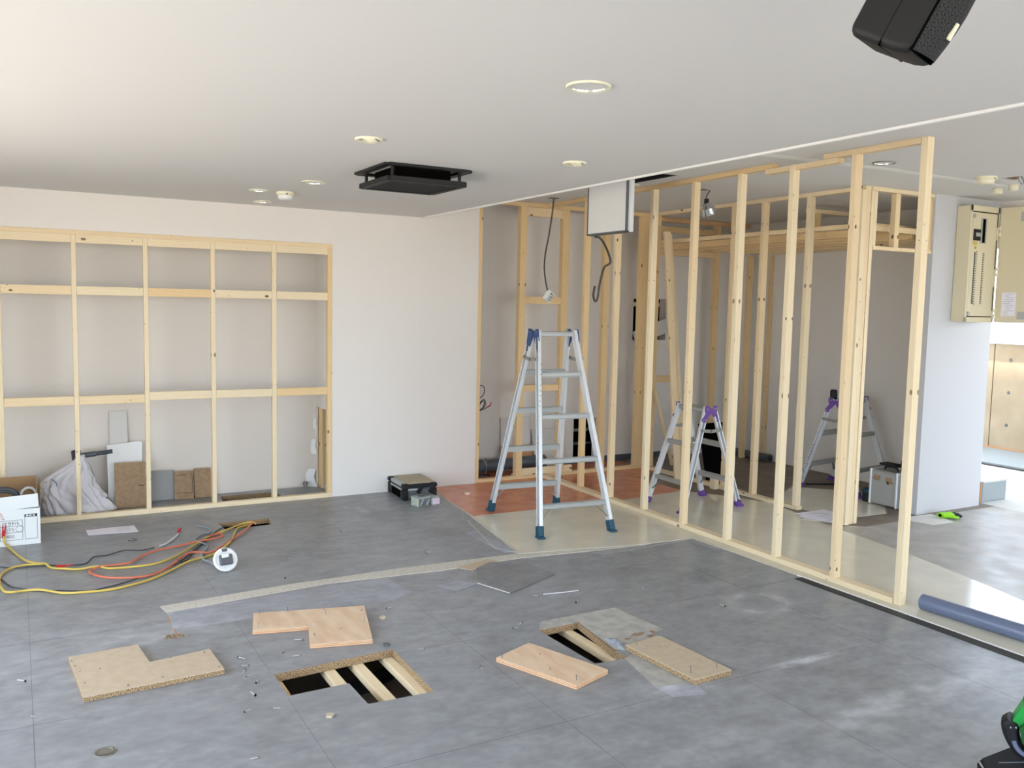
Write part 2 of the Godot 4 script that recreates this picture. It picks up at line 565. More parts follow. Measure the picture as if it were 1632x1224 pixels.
# ================================================================ scene
func _ready():
	rng.seed = 1
	make_materials()
	set_view()
	build_floor()
	build_shell()
	build_outside()
	build_frames()
	build_ladders()
	build_ceiling_things()
	build_niche_things()
	build_recess_things()
	build_floor_things()
	build_saw()
	build_cables()
	build_wall_things()
	build_back_room_things()

# ---------------------------------------------------------------- floor
const HOLE_L := [0.927, -3.653, 1.486, -3.686, 1.472, -3.192, 1.19, -3.206, 1.185, -3.425, 0.929, -3.421]
const HOLE_SLOT := [2.219, -3.592, 2.457, -3.600, 2.40, -3.20, 2.415, -3.11, 2.236, -3.125]
const HOLE_CABLE := [1.231, -6.391, 1.588, -6.391, 1.56, -6.20, 1.240, -6.20]
const HOLE_NICHE := [1.42, -7.28, 1.87, -7.27, 1.87, -7.08, 1.40, -7.09]

func slab(called: String, parent: Node, poly: Array, y0: float, y1: float, m: Material, holes: Array) -> CSGCombiner3D:
	var c := CSGCombiner3D.new()
	c.name = called
	parent.add_child(c, true)
	csg_poly(c, poly, y0, y1, m, CSGShape3D.OPERATION_UNION, "sheet")
	for h in holes: csg_poly(c, h, y0 - 0.01, y1 + 0.01, M.chip, CSGShape3D.OPERATION_SUBTRACTION, "cut")
	return c

func csg_poly(c: Node, poly: Array, y0: float, y1: float, m: Material, op: int, called: String):
	var p := CSGPolygon3D.new()
	p.name = called
	var flat := PackedVector2Array()
	for i in range(0, poly.size(), 2): flat.append(Vector2(poly[i], -poly[i + 1]))
	p.polygon = flat
	p.mode = CSGPolygon3D.MODE_DEPTH
	p.depth = y1 - y0
	p.material = m
	p.operation = op
	p.rotation.x = -PI / 2          # polygon's y to -z, its depth (towards -z of its own) downwards
	p.position.y = y1
	c.add_child(p, true)

func flat(called: String, parent: Node, poly: Array, m: Material, y0 := -0.002, y1 := 0.0025):
	var st := mb()
	prism(st, pv(poly), y0, y1)
	return obj(called, st, m, parent)

func build_floor():
	var f := Node3D.new()
	f.name = "floor"
	add_child(f, true)
	structure(f)
	var holes := [HOLE_L, HOLE_SLOT, HOLE_CABLE, HOLE_NICHE]
	slab("subfloor_board", f, [-1.5, -7.385, 4.1, -7.385, 4.1, 3.0, -1.5, 3.0], -0.036, -0.003, M.chip, holes)
	# where the vinyl has been cut away round the slot: two bare patches
	var bare_far := [2.29, -3.685, 2.757, -3.695, 2.80, -3.26, 2.48, -3.20, 2.40, -3.20, 2.457, -3.600, 2.219, -3.592]
	var bare_near := [2.39, -3.11, 2.43, -3.13, 2.50, -3.17, 2.505, -2.76, 2.325, -2.81]
	slab("vinyl_sheet", f, [-1.5, -7.385, 4.1, -7.385, 4.1, 3.0, -1.5, 3.0], -0.003, 0.0, M.vinyl, holes + [bare_far, bare_near])
	flat("bare_patch", f, [2.29, -3.685, 2.757, -3.695, 2.80, -3.26, 2.48, -3.20, 2.42, -3.22, 2.459, -3.600, 2.222, -3.594], M.cement, -0.003, -0.001)
	flat("bare_patch", f, bare_near, M.cement, -0.003, -0.001)
	for q in [[2.63, -3.33, 0.05, 0.02], [2.68, -3.28, 0.035, 0.016], [2.55, -3.30, 0.02, 0.012], [2.72, -3.32, 0.015, 0.02]]:
		var sp := []
		for k in 11:
			var a := TAU * k / 11
			var rr := rng.randf_range(0.5, 1.1)
			sp.append(q[0] + cos(a) * q[2] * rr)
			sp.append(q[1] + sin(a) * q[3] * rr)
		flat("rust_stain", f, sp, M.hardboard, -0.001, -0.0005)
	flat("vinyl_patch", f, [2.325, -2.81, 2.505, -2.76, 2.475, -2.66, 2.33, -2.70], M.pale_vinyl, -0.001, 0.0012)
	flat("vinyl_patch", f, [2.70, -3.30, 2.80, -3.32, 3.16, -2.74, 2.76, -2.74], M.vinyl, -0.001, 0.0012)
	flat("vinyl_patch", f, [0.637, -4.64, 1.845, -4.70, 1.88, -4.39, 1.75, -4.32, 0.63, -4.39], M.pale_vinyl, -0.001, 0.0012)
	# line of old glue and board where a partition stood
	flat("glue_strip", f, [0.617, -4.749, 1.30, -4.815, 2.0, -4.83, 2.75, -4.80, 3.66, -4.70, 4.06, -4.72, 4.05, -4.665, 3.65, -4.60, 2.75, -4.70, 2.2, -4.68, 1.5, -4.735, 0.635, -4.64], M.glue)
	flat("glue_strip", f, [2.30, -4.70, 2.56, -4.77, 2.60, -4.70, 2.37, -4.60], M.chip_face, -0.002, 0.003)
	flat("floor_tape", f, [2.975, -5.757, 3.03, -5.95, 3.10, -6.75, 3.0, -6.75, 2.92, -6.0, 2.89, -5.71, 2.72, -4.98, 2.80, -4.79, 2.88, -4.83], M.grey_tape)
	flat("floor_tape", f, [2.72, -5.42, 2.80, -5.43, 2.82, -4.86, 2.73, -4.86], M.pale_vinyl, -0.001, 0.0035)
	flat("floor_tape", f, [3.25, -4.62, 4.10, -4.70, 4.10, -4.30, 4.05, -4.30, 4.03, -4.58, 3.30, -4.55], M.grey_tape, -0.002, 0.0015)
	# boards and sheets beyond
	flat("red_board", f, [3.10, -6.93, 3.58, -6.93, 3.58, -7.385, 5.45, -7.385, 5.45, -6.72, 5.10, -6.55, 5.09, -5.88, 4.10, -5.76, 2.985, -5.82], M.red_board, -0.036, 0.003)
	flat("beige_vinyl", f, [2.965, -5.80, 4.10, -5.755, 5.09, -5.88, 5.30, -5.55, 5.46, -5.2, 5.30, -4.52, 5.17, -3.716, 5.03, -3.17, 4.89, -2.70, 4.6, -1.0, 4.4, 3.0, 4.105, 3.0, 4.105, -4.60, 3.66, -4.63, 2.80, -4.79], M.beige, -0.036, 0.004)
	flat("mortar_floor", f, [4.4, 3.0, 4.6, -1.0, 4.89, -2.70, 5.03, -3.17, 5.17, -3.716, 5.30, -4.52, 5.52, -4.3, 7.15, -4.3, 7.15, 3.0], M.mortar, -0.036, 0.001)
	flat("back_room_floor", f, [5.30, -4.52, 5.46, -5.2, 5.30, -5.55, 5.09, -5.88, 5.10, -6.55, 5.45, -6.72, 5.45, -7.385, 7.15, -7.385, 7.15, -4.3, 5.52, -4.3], M.dark_mortar, -0.036, 0.001)
	flat("beige_vinyl", f, [5.50, -5.24, 6.15, -5.60, 6.68, -5.05, 6.05, -4.52, 5.56, -4.55], M.beige, -0.002, 0.003)
	for q in [[3.10, -6.90, 2.975, -5.80, 0.012], [2.965, -5.80, 3.58, -5.79, 0.008], [2.965, -5.80, 2.80, -4.79, 0.010], [2.80, -4.79, 3.66, -4.628, 0.010], [3.66, -4.628, 4.09, -4.60, 0.010], [4.09, -4.60, 4.10, -4.20, 0.008], [2.885, -5.71, 2.72, -4.98, 0.006], [2.72, -4.98, 2.81, -4.80, 0.006]]:
		var ed := mb()
		bar(ed, Vector3(q[0], 0.0032, q[1]), Vector3(q[2], 0.0032, q[3]), 0.003, q[4], 0.0, Vector3.UP)
		obj("glue_line", ed, M.glue, f)
	flat("edge_strip", f, [4.035, -3.62, 4.098, -3.62, 4.098, 3.0, 4.03, 3.0], M.dark_strip, -0.002, 0.003)
	flat("edge_strip", f, [4.098, -3.66, 4.108, -3.66, 4.108, 3.0, 4.098, 3.0], M.white_edge, -0.002, 0.006)
	# under the floor
	for j in [[1.18, 0.05], [1.314, 0.05], [1.462, 0.045], [0.94, 0.045], [2.405, 0.045], [2.20, 0.04]]:
		timber("joist", f, Vector3(j[0] - j[1] / 2, -0.072, -4.4), Vector3(j[0] + j[1] / 2, -0.037, -2.6), M.woods[2] if j[0] < 1.0 or j[0] == 2.20 else M.woods[0])
	timber("joist", f, Vector3(1.15, -0.085, -6.36), Vector3(1.70, -0.045, -6.15), M.woods[2])
	for q in [[0.02, -6.85, 0.02, -0.6], [0.92, -6.85, 0.92, -3.70], [0.92, -3.40, 0.92, -0.6], [1.82, -4.30, 1.82, -0.6], [2.72, -2.70, 2.72, -0.6], [3.62, -4.4, 3.62, -0.6], [-1.5, -4.5, 0.62, -4.5], [-1.5, -3.6, 0.17, -3.6], [1.49, -3.63, 1.86, -3.63], [2.80, -3.62, 4.0, -3.62], [-1.5, -2.72, 4.0, -2.72], [1.9, -4.52, 2.2, -4.52], [-1.5, -5.4, 2.7, -5.4]]:
		var jt := mb()
		span(jt, Vector3(q[0] - 0.0007, -0.001, q[1] - 0.0007), Vector3(q[2] + 0.0007, 0.0003, q[3] + 0.0007))
		obj("sheet_joint", jt, M.box_grey, f)
	var pit := mb()
	span(pit, Vector3(-0.2, -0.52, -7.36), Vector3(4.0, -0.48, -2.0))
	span(pit, Vector3(-0.2, -0.48, -7.36), Vector3(-0.15, -0.04, -2.0))
	span(pit, Vector3(3.95, -0.48, -7.36), Vector3(4.0, -0.04, -2.0))
	span(pit, Vector3(-0.2, -0.48, -2.05), Vector3(4.0, -0.04, -2.0))
	span(pit, Vector3(-0.2, -0.48, -7.36), Vector3(4.0, -0.04, -7.32))
	obj("underfloor_pit", pit, M.pit, f)
	var p := mb()
	tube(p, [Vector3(0.7, -0.33, -3.62), Vector3(2.7, -0.33, -4.62)], 0.07, 20)
	tube(p, [Vector3(1.42, -0.33, -3.98), Vector3(1.48, -0.33, -4.01)], 0.082, 20)
	tag(obj("underfloor_pipe", p, M.pvc, null), "dark gray drain pipe lying in the pit under the floor openings", "pipe")

# ---------------------------------------------------------------- walls, ceilings
func wall_box(called: String, boxes: Array, m: Material = null, bev := 0.0):
	var st := mb()
	for b in boxes: span(st, b[0], b[1], bev)
	return structure(obj(called, st, m if m else M.wall))

func build_shell():
	# main wall: the piece between the framed niche and the framed recess, and the head over the niche
	wall_box("wall_back", [[Vector3(2.232, 0, -6.96), Vector3(3.556, CEIL, WALLZ)], [Vector3(-1.5, 2.062, -6.96), Vector3(2.232, CEIL, WALLZ)]])
	# rear wall of niche and recess, with its cut openings
	var rear := CSGCombiner3D.new()
	rear.name = "wall_rear"
	add_child(rear, true)
	structure(rear)
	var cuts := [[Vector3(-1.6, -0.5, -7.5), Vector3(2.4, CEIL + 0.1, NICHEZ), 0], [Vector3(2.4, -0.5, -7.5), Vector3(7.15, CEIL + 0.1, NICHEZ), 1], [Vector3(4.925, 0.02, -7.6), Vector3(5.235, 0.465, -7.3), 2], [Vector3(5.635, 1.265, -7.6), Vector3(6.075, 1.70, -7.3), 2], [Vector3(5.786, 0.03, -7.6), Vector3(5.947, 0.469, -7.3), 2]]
	for q in cuts:
		var b := CSGBox3D.new()
		b.name = "panel" if q[2] < 2 else "cut"
		b.position = (q[0] + q[1]) * 0.5
		b.size = q[1] - q[0]
		b.operation = 0 if q[2] < 2 else 2
		b.material = M.rear if q[2] == 0 else M.wall  # niche half carries its shade as colour, the rest keeps the wall white
		rear.add_child(b, true)
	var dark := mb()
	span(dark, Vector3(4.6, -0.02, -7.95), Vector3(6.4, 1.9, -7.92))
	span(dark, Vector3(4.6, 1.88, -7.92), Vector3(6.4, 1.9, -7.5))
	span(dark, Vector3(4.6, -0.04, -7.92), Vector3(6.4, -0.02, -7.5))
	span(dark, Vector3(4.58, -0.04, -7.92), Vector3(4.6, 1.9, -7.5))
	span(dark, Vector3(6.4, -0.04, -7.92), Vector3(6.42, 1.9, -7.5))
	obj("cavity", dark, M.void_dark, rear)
	# timber showing inside the openings
	block("stud", rear, Vector3(4.93, -0.02, -7.56), Vector3(4.965, 1.8, -7.52), M.woods[2])
	block("rail", rear, Vector3(5.6, 1.62, -7.56), Vector3(6.1, 1.665, -7.52), M.woods[1])
	block("stud", rear, Vector3(5.645, 1.2, -7.60), Vector3(5.70, 1.75, -7.57), M.woods[2])
	block("rail", rear, Vector3(4.9, 0.30, -7.62), Vector3(5.3, 0.33, -7.58), M.steel)
	block("rail", rear, Vector3(4.9, 0.16, -7.62), Vector3(5.3, 0.18, -7.58), M.pvc)
	var flap := mb()
	bar(flap, Vector3(5.64, 1.28, -7.36), Vector3(6.20, 1.47, -7.36), 0.006, 0.15, 0.0, Vector3(0, 0, 1))
	obj("torn_board", flap, M.plaster, rear)
	# return wall at the right end of the niche, cut open near the floor
	var ret := Node3D.new()
	ret.name = "wall_return"
	add_child(ret, true)
	structure(ret)
	block("board", ret, Vector3(2.238, 0.70, NICHEZ), Vector3(2.25, 2.06, -6.955), M.wall, 0.0)
	block("board", ret, Vector3(2.238, 0.0, NICHEZ), Vector3(2.25, 0.70, -7.34), M.wall, 0.0)
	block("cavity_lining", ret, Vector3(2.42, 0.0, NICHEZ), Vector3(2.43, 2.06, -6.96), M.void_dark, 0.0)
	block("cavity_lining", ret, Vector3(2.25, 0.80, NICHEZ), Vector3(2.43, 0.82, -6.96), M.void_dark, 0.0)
	block("stud", ret, Vector3(2.256, 0.0, -7.375), Vector3(2.31, 0.8, -7.23), M.woods[2])
	block("runner", ret, Vector3(2.26, 0.0, -7.2), Vector3(2.30, 0.05, -6.97), M.cement)
	block("steel_stud", ret, Vector3(2.27, 0.0, -7.12), Vector3(2.31, 0.8, -7.09), M.pvc)
	for t in [[0.60, 0.10, 0.03], [0.42, 0.14, 0.05], [0.16, 0.17, 0.09]]:
		var st := mb()
		var x0: float = 2.236
		prism(st, pv([0, 0, t[1] * 0.4, t[2] * 0.3, t[1], -t[2] * 0.1, t[1] * 0.9, t[2], t[1] * 0.3, t[2] * 1.1, 0, t[2] * 0.8]), 0.0, 0.002, Transform3D(Basis(Vector3(0, -1, 0), Vector3(-0.5, 0, 0.86), Vector3(-0.86, 0, -0.5)), Vector3(x0, t[0], -7.325)))
		obj("torn_paper", st, M.white, ret)
	structure(block("baseboard_back", null, Vector3(3.62, 0.0, NICHEZ), Vector3(6.2, 0.062, -7.375), M.pvc))
	# the chunk of wall by the facade, and the wall of the back room behind it
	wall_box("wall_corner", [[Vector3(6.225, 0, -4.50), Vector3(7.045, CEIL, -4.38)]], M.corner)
	wall_box("wall_right", [[Vector3(7.0, 0, -7.385), Vector3(7.12, CEIL, -4.50)]])
	# facade: head and posts over the terrace opening
	wall_box("wall_facade", [[Vector3(7.05, 2.15, -4.38), Vector3(7.18, CEIL, 3.0)], [Vector3(7.05, 0, -2.3), Vector3(7.18, 2.15, 3.0)]])
	# window wall to the left and behind the photographer
	var lx := -1.5
	wall_box("wall_left", [[Vector3(lx - 0.15, 0, -7.5), Vector3(lx, CEIL, -5.2)], [Vector3(lx - 0.15, 2.15, -5.2), Vector3(lx, CEIL, 3.0)], [Vector3(lx - 0.15, 0, -0.8), Vector3(lx, 2.15, 3.0)], [Vector3(lx - 0.15, 0, -5.2), Vector3(lx, 0.06, -0.8)]])
	wall_box("wall_front", [[Vector3(lx - 0.15, 0, 3.0), Vector3(-1.2, CEIL, 3.15)], [Vector3(-1.2, 2.29, 3.0), Vector3(3.1, CEIL, 3.15)], [Vector3(6.95, 0, 3.0), Vector3(7.18, CEIL, 3.15)], [Vector3(-1.2, 0, 3.0), Vector3(6.95, 0.06, 3.15)], [Vector3(3.1, 2.48, 3.0), Vector3(6.95, CEIL, 3.15)]])
	var w1 := mb()
	for z in [-5.18, -3.72, -2.26, -0.82]: span(w1, Vector3(lx - 0.10, 0.06, z - 0.03), Vector3(lx - 0.04, 2.15, z + 0.03), 0.004)
	for y in [0.08, 2.13]: span(w1, Vector3(lx - 0.10, y - 0.025, -5.18), Vector3(lx - 0.04, y + 0.025, -0.82), 0.004)
	structure(obj("window_1", w1, M.alu_dull))
	var w2 := mb()
	for x in [-1.18, 0.9, 3.05, 5.0, 6.93]: span(w2, Vector3(x - 0.03, 0.06, 3.04), Vector3(x + 0.03, 2.29, 3.10), 0.004)
	for y in [0.08, 2.27]: span(w2, Vector3(-1.18, y - 0.025, 3.04), Vector3(6.93, y + 0.025, 3.10), 0.004)
	structure(obj("window_2", w2, M.alu_dull))
	# ceilings: the lowered one over the main room and the upper one, cut for two openings
	wall_box("ceiling", [[Vector3(-1.65, LOW, WALLZ), Vector3(3.0, LOW + 0.06, 3.15)]], M.ceiling)
	structure(block("trim_1", null, Vector3(3.004, LOW - 0.010, WALLZ), Vector3(3.022, CEIL, 3.0), M.white_edge, 0.002))
	var up := CSGCombiner3D.new()
	up.name = "ceiling_upper"
	add_child(up, true)
	structure(up)
	for q in [[Vector3(-1.65, CEIL, -7.5), Vector3(7.18, CEIL + 0.06, 3.15), 0], [Vector3(3.60, CEIL - 0.05, -5.40), Vector3(4.06, CEIL + 0.1, -4.86), 2], [Vector3(5.85, CEIL - 0.05, -3.68), Vector3(6.45, CEIL + 0.1, -3.10), 2]]:
		var b := CSGBox3D.new()
		b.name = "panel" if q[2] == 0 else "cut"
		b.position = (q[0] + q[1]) * 0.5
		b.size = q[1] - q[0]
		b.operation = q[2]
		b.material = M.ceiling
		up.add_child(b, true)
	for q in [[3.55, 4.11, -5.45, -4.81], [5.80, 6.50, -3.73, -3.05]]:
		var st := mb()
		span(st, Vector3(q[0], CEIL + 0.28, q[2]), Vector3(q[1], CEIL + 0.30, q[3]))
		span(st, Vector3(q[0], CEIL + 0.06, q[2]), Vector3(q[0] + 0.02, CEIL + 0.28, q[3]))
		span(st, Vector3(q[1] - 0.02, CEIL + 0.06, q[2]), Vector3(q[1], CEIL + 0.28, q[3]))
		span(st, Vector3(q[0], CEIL + 0.06, q[2]), Vector3(q[1], CEIL + 0.28, q[2] + 0.02))
		span(st, Vector3(q[0], CEIL + 0.06, q[3] - 0.02), Vector3(q[1], CEIL + 0.28, q[3]))
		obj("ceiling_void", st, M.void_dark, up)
	# putty line across the upper ceiling
	var st := mb()
	prism(st, pv([3.30, -4.02, 3.86, -3.955, 5.0, -3.87, 6.2, -3.86, 6.2, -3.80, 5.0, -3.80, 3.86, -3.885, 3.30, -3.93]), CEIL - 0.0015, CEIL + 0.01)
	structure(obj("trim_2", st, M.putty))

# ---------------------------------------------------------------- outside
func build_outside():
	var g := mb()
	span(g, Vector3(-30, -0.30, -30), Vector3(30, -0.56, 30))
	structure(obj("ground", g, M.ground))
	var t := mb()
	span(t, Vector3(7.15, -0.30, -8.0), Vector3(9.12, -0.003, 6.0))
	structure(obj("terrace_floor", t, M.terrace))
	structure(block("terrace_kerb", null, Vector3(9.12, -0.30, -9.0), Vector3(10.2, 0.02, 6.0), M.grey_paint))
	structure(block("terrace_gutter", null, Vector3(9.06, -0.30, -9.0), Vector3(9.12, 0.004, 6.0), M.dark_strip))
	structure(block("added_shade_canopy", null, Vector3(7.18, 2.45, -10.0), Vector3(9.9, 2.58, 7.0), M.ceiling, 0.0))  # unseen canopy, added to dim the light on the terrace and its opening
	structure(block("added_shade_eave", null, Vector3(-2.95, 2.60, -8.0), Vector3(-1.65, 2.72, 3.6), M.ceiling, 0.0))  # added out of view, to cut the light on the ceiling by the left windows
	var gw := Node3D.new()
	gw.name = "garden_wall"
	add_child(gw, true)
	tag(gw, "tan board-marked concrete wall with tie holes standing across the terrace", "wall")
	for k in 5:
		block("panel", gw, Vector3(10.2, 0.0, -9.0 + 2.73 * k), Vector3(10.4, 1.27, -9.0 + 2.73 * (k + 1) - 0.008), M.concrete_tan, 0.004)
	block("coping", gw, Vector3(10.16, 1.27, -9.0), Vector3(10.44, 1.30, 4.65), M.white_edge)
	block("footing_line", gw, Vector3(10.17, 0.02, -9.0), Vector3(10.2, 0.035, 4.65), M.ply_edge)
	for k in 3:
		for z in [-6.073, -5.17, -4.2, -7.0]:
			var st := mb()
			lathe(st, [Vector2(0.0, 0.004), Vector2(0.016, 0.004), Vector2(0.022, -0.001)], 12, Transform3D(Basis(Vector3(0, 1, 0), Vector3(-1, 0, 0), Vector3(0, 0, 1)), Vector3(10.2, 1.083 - 0.387 * k, z)))
			obj("tie_hole", st, M.box_grey, gw)
	var s := thing("step_block", "low gray step with a pale top out on the terrace beside white wall", "step", Vector3(7.2, 0, -4.45))
	block("body", s, Vector3(0.0, 0, -0.75), Vector3(0.34, 0.165, 0), M.grey_paint)
	block("tread", s, Vector3(-0.005, 0.165, -0.76), Vector3(0.345, 0.18, 0.008), M.terrace)
	block("end_board", s, Vector3(-0.02, 0, -0.75), Vector3(0.0, 0.165, -0.005), M.ply_edge)
	var b := thing("building", "pale blue building seen over the tan concrete wall outside", "building", Vector3(24, -0.3, -15))
	block("wall", b, Vector3(-4, 0, -9), Vector3(4, 3.2, -0.8), M.far_blue, 0.02)
	block("wall", b, Vector3(-4, 0, -0.8), Vector3(4, 3.2, 9), M.far_white, 0.02)
	for k in 4: block("ledge", b, Vector3(-4.2, 0.9 + 0.55 * k, -9), Vector3(-4.0, 1.0 + 0.55 * k, 9), M.white)
	var wires := mb()
	tube(wires, curve([Vector3(17, 1.95, -16), Vector3(17, 1.82, -10), Vector3(17, 1.95, -4)], 0.5), 0.02, 6)
	tag(obj("power_line", wires, M.white_cable), "white overhead wire sagging before the pale blue building", "wire")

# ---------------------------------------------------------------- stud frames
func build_frames():
	rng.seed = 77
	# frame across the niche in the main wall
	var a := Node3D.new()
	a.name = "stud_frame"
	add_child(a, true)
	tag(a, "pale timber frame of squares standing across the shallow niche in the white wall", "stud frame")
	var zf := WALLZ + 0.004
	var zb := WALLZ - 0.041
	var xs := [[-0.118, -0.084], [0.350, 0.380], [0.817, 0.848], [1.289, 1.321], [1.748, 1.783], [2.194, 2.231]]
	timber("top_plate", a, Vector3(-0.75, 2.031, zb), Vector3(2.231, 2.061, zf + 0.002), M.woods[1])
	timber("sole_plate", a, Vector3(-0.75, 0.0, zb), Vector3(2.231, 0.036, zf + 0.004), M.woods[0])
	for x in xs: timber("stud", a, Vector3(x[0], 0.036, zb), Vector3(x[1], 2.031, zf), M.woods[0] if x[0] < 2 else M.woods[2])
	var last := -0.75
	for x in xs:
		for r in [[1.974, 2.031], [1.611, 1.672], [0.832, 0.893]]:
			var tilt: float = 0.016 if r[0] < 1.0 and x[0] > 1.0 else 0.0
			timber("rail", a, Vector3(last + 0.001, r[0] + tilt, zf - 0.026), Vector3(x[0] - 0.001, r[1] + tilt, zf - 0.001))
		last = x[1]
	# frame across the recess to the right of the main wall
	var r := Node3D.new()
	r.name = "stud_frame"
	add_child(r, true)
	tag(r, "timber stud frame across the recess behind the tall stepladder with blue hinges", "stud frame")
	zf = -6.905
	zb = -6.965
	timber("top_plate", r, Vector3(3.558, 2.492, zb), Vector3(5.43, CEIL - 0.001, zf), M.woods[2])
	timber("sole_plate", r, Vector3(3.558, 0.003, zb), Vector3(5.43, 0.033, zf), M.woods[2])
	for x in [[3.558, 3.594], [3.980, 4.045], [4.432, 4.504], [4.908, 4.975], [5.345, 5.43]]:
		timber("stud", r, Vector3(x[0], 0.033, zb), Vector3(x[1], 2.492, zf), M.woods[2])
	timber("rail", r, Vector3(4.046, 2.41, zf - 0.03), Vector3(4.431, 2.490, zf), M.woods[1])
	timber("rail", r, Vector3(4.046, 1.62, zf - 0.045), Vector3(4.431, 1.685, zf - 0.012), M.woods[2])
	timber("rail", r, Vector3(4.046, 0.813, zf - 0.045), Vector3(4.431, 0.872, zf - 0.012), M.woods[2])
	timber("kick_board", r, Vector3(4.048, 0.034, zf - 0.03), Vector3(4.60, 0.098, zf - 0.002), M.woods[1])
	timber("rail", r, Vector3(5.44, 0.86, zf - 0.04), Vector3(5.86, 0.925, zf - 0.01), M.woods[2])
	# long partition that comes towards the camera
	var b := Node3D.new()
	b.name = "stud_partition"
	add_child(b, true)
	tag(b, "long row of pale timber studs from the recess to the white tube, nearest partition", "stud partition")
	var studs := [[4.180, -3.048], [4.165, -3.476], [4.181, -3.952], [4.183, -4.402], [4.197, -4.872], [4.219, -5.362], [4.238, -5.842], [4.243, -6.285]]
	var k := 0
	for q in studs:
		var top: float = CEIL - 0.001 if k == 0 else 2.497
		timber("stud", b, Vector3(q[0], 0.004 if k == 0 else 0.036, q[1]), Vector3(q[0] + 0.052, top, q[1] + (0.040 if k == 0 else 0.036)), M.woods[0] if k in [0, 2, 3, 5] else (M.woods[2] if k == 7 else M.woods[1]))
		k += 1
	bar_part("sole_plate", b, Vector3(4.205, 0.020, -3.052), Vector3(4.275, 0.020, -6.90), 0.066, 0.032, M.woods[0])
	bar_part("top_plate", b, Vector3(4.205, 2.514, -3.05), Vector3(4.212, 2.514, -3.70), 0.05, 0.031, M.woods[1])
	bar_part("top_plate", b, Vector3(4.216, 2.514, -4.10), Vector3(4.275, 2.514, -6.90), 0.05, 0.031, M.woods[2])
	bar_part("splice_plate", b, Vector3(4.208, 2.482, -3.585), Vector3(4.222, 2.482, -4.17), 0.056, 0.030, M.woods[1])
	# second partition, with the header that runs over to the corner of the white wall
	var c := Node3D.new()
	c.name = "stud_partition"
	add_child(c, true)
	tag(c, "second timber partition behind the long row, with a post of joined studs and header", "stud partition")
	bar_part("sole_plate", c, Vector3(5.475, 0.018, -4.90), Vector3(5.475, 0.018, -6.80), 0.06, 0.030, M.woods[0])
	bar_part("top_plate", c, Vector3(5.475, 2.514, -4.40), Vector3(5.475, 2.514, -6.90), 0.06, 0.031, M.woods[0])
	for q in [[5.447, -4.955, 0], [5.450, -5.440, 1], [5.448, -5.790, 1], [5.447, -6.85, 2]]:
		timber("stud", c, Vector3(q[0], 0.033, q[1]), Vector3(q[0] + 0.058, 2.498, q[1] + 0.038), M.woods[q[2]])
	timber("block", c, Vector3(5.39, 0.002, -5.86), Vector3(5.445, 0.10, -5.80), M.woods[0])
	timber("stud", c, Vector3(5.392, 0.004, -4.44), Vector3(5.437, 2.498, -4.382), M.woods[0])
	timber("stud", c, Vector3(5.438, 0.004, -4.445), Vector3(5.492, 2.498, -4.392), M.woods[1])
	timber("stud", c, Vector3(5.499, 0.004, -4.445), Vector3(5.536, 2.498, -4.392), M.woods[0])
	timber("stud", c, Vector3(5.540, 2.098, -4.44), Vector3(5.572, 2.498, -4.395), M.woods[0])
	timber("header_plate", c, Vector3(5.50, 2.499, -4.445), Vector3(6.222, CEIL - 0.001, -4.385), M.woods[0])
	timber("header_rail", c, Vector3(5.54, 2.070, -4.445), Vector3(6.222, 2.098, -4.39), M.woods[1])
	timber("header_stud", c, Vector3(5.786, 2.098, -4.445), Vector3(5.838, 2.498, -4.40), M.woods[1])
	timber("header_stud", c, Vector3(6.188, 2.098, -4.445), Vector3(6.222, 2.498, -4.40), M.woods[2])
	# low loft of joists behind the second partition
	var l := Node3D.new()
	l.name = "joist_frame"
	add_child(l, true)
	tag(l, "flat timber joist frame hung high in the back room behind the second partition", "joist frame")
	timber("rim_joist", l, Vector3(5.508, 2.232, -6.88), Vector3(5.54, 2.268, -4.55), M.woods[1])
	timber("end_joist", l, Vector3(5.54, 2.225, -4.55), Vector3(6.99, 2.268, -4.51), M.woods[1])
	timber("end_joist", l, Vector3(5.54, 2.195, -6.93), Vector3(6.99, 2.255, -6.89), M.woods[2])
	for x in [5.74, 5.98, 6.22, 6.46, 6.70, 6.95]:
		timber("joist", l, Vector3(x - 0.02, 2.19, -6.88), Vector3(x + 0.02, 2.25, -4.56), M.woods[2 if x < 6.5 else 1])
	timber("crosspiece", l, Vector3(5.60, 2.252, -4.68), Vector3(6.6, 2.30, -4.63), M.woods[1])
	timber("post", l, Vector3(6.05, 2.252, -5.42), Vector3(6.10, 2.45, -5.38), M.woods[2])
	timber("crosspiece", l, Vector3(5.95, 2.45, -5.42), Vector3(6.55, 2.485, -5.38), M.woods[1])
	# frame against the rear wall of the back room
	var d := Node3D.new()
	d.name = "stud_frame"
	add_child(d, true)
	tag(d, "timber studs against the rear wall of the back room, behind the second partition", "stud frame")
	timber("top_plate", d, Vector3(5.52, 2.487, -7.17), Vector3(6.98, CEIL - 0.001, -7.12), M.red_wood)
	for x in [[5.58, 5.63], [6.50, 6.57]]: timber("stud", d, Vector3(x[0], 0.002, -7.17), Vector3(x[1], 2.487, -7.12), M.woods[2])
	for q in [[6.82, -6.99], [6.96, -6.80]]: timber("stud", d, Vector3(q[0], 0.002, q[1]), Vector3(q[0] + (0.065 if q[0] < 6.9 else 0.035), 2.18, q[1] + 0.04), M.woods[2])
	timber("rail", d, Vector3(5.52, 2.15, -7.165), Vector3(6.5, 2.21, -7.125), M.woods[2])
	timber("rail", d, Vector3(5.63, 2.38, -7.165), Vector3(6.5, 2.44, -7.125), M.woods[2])
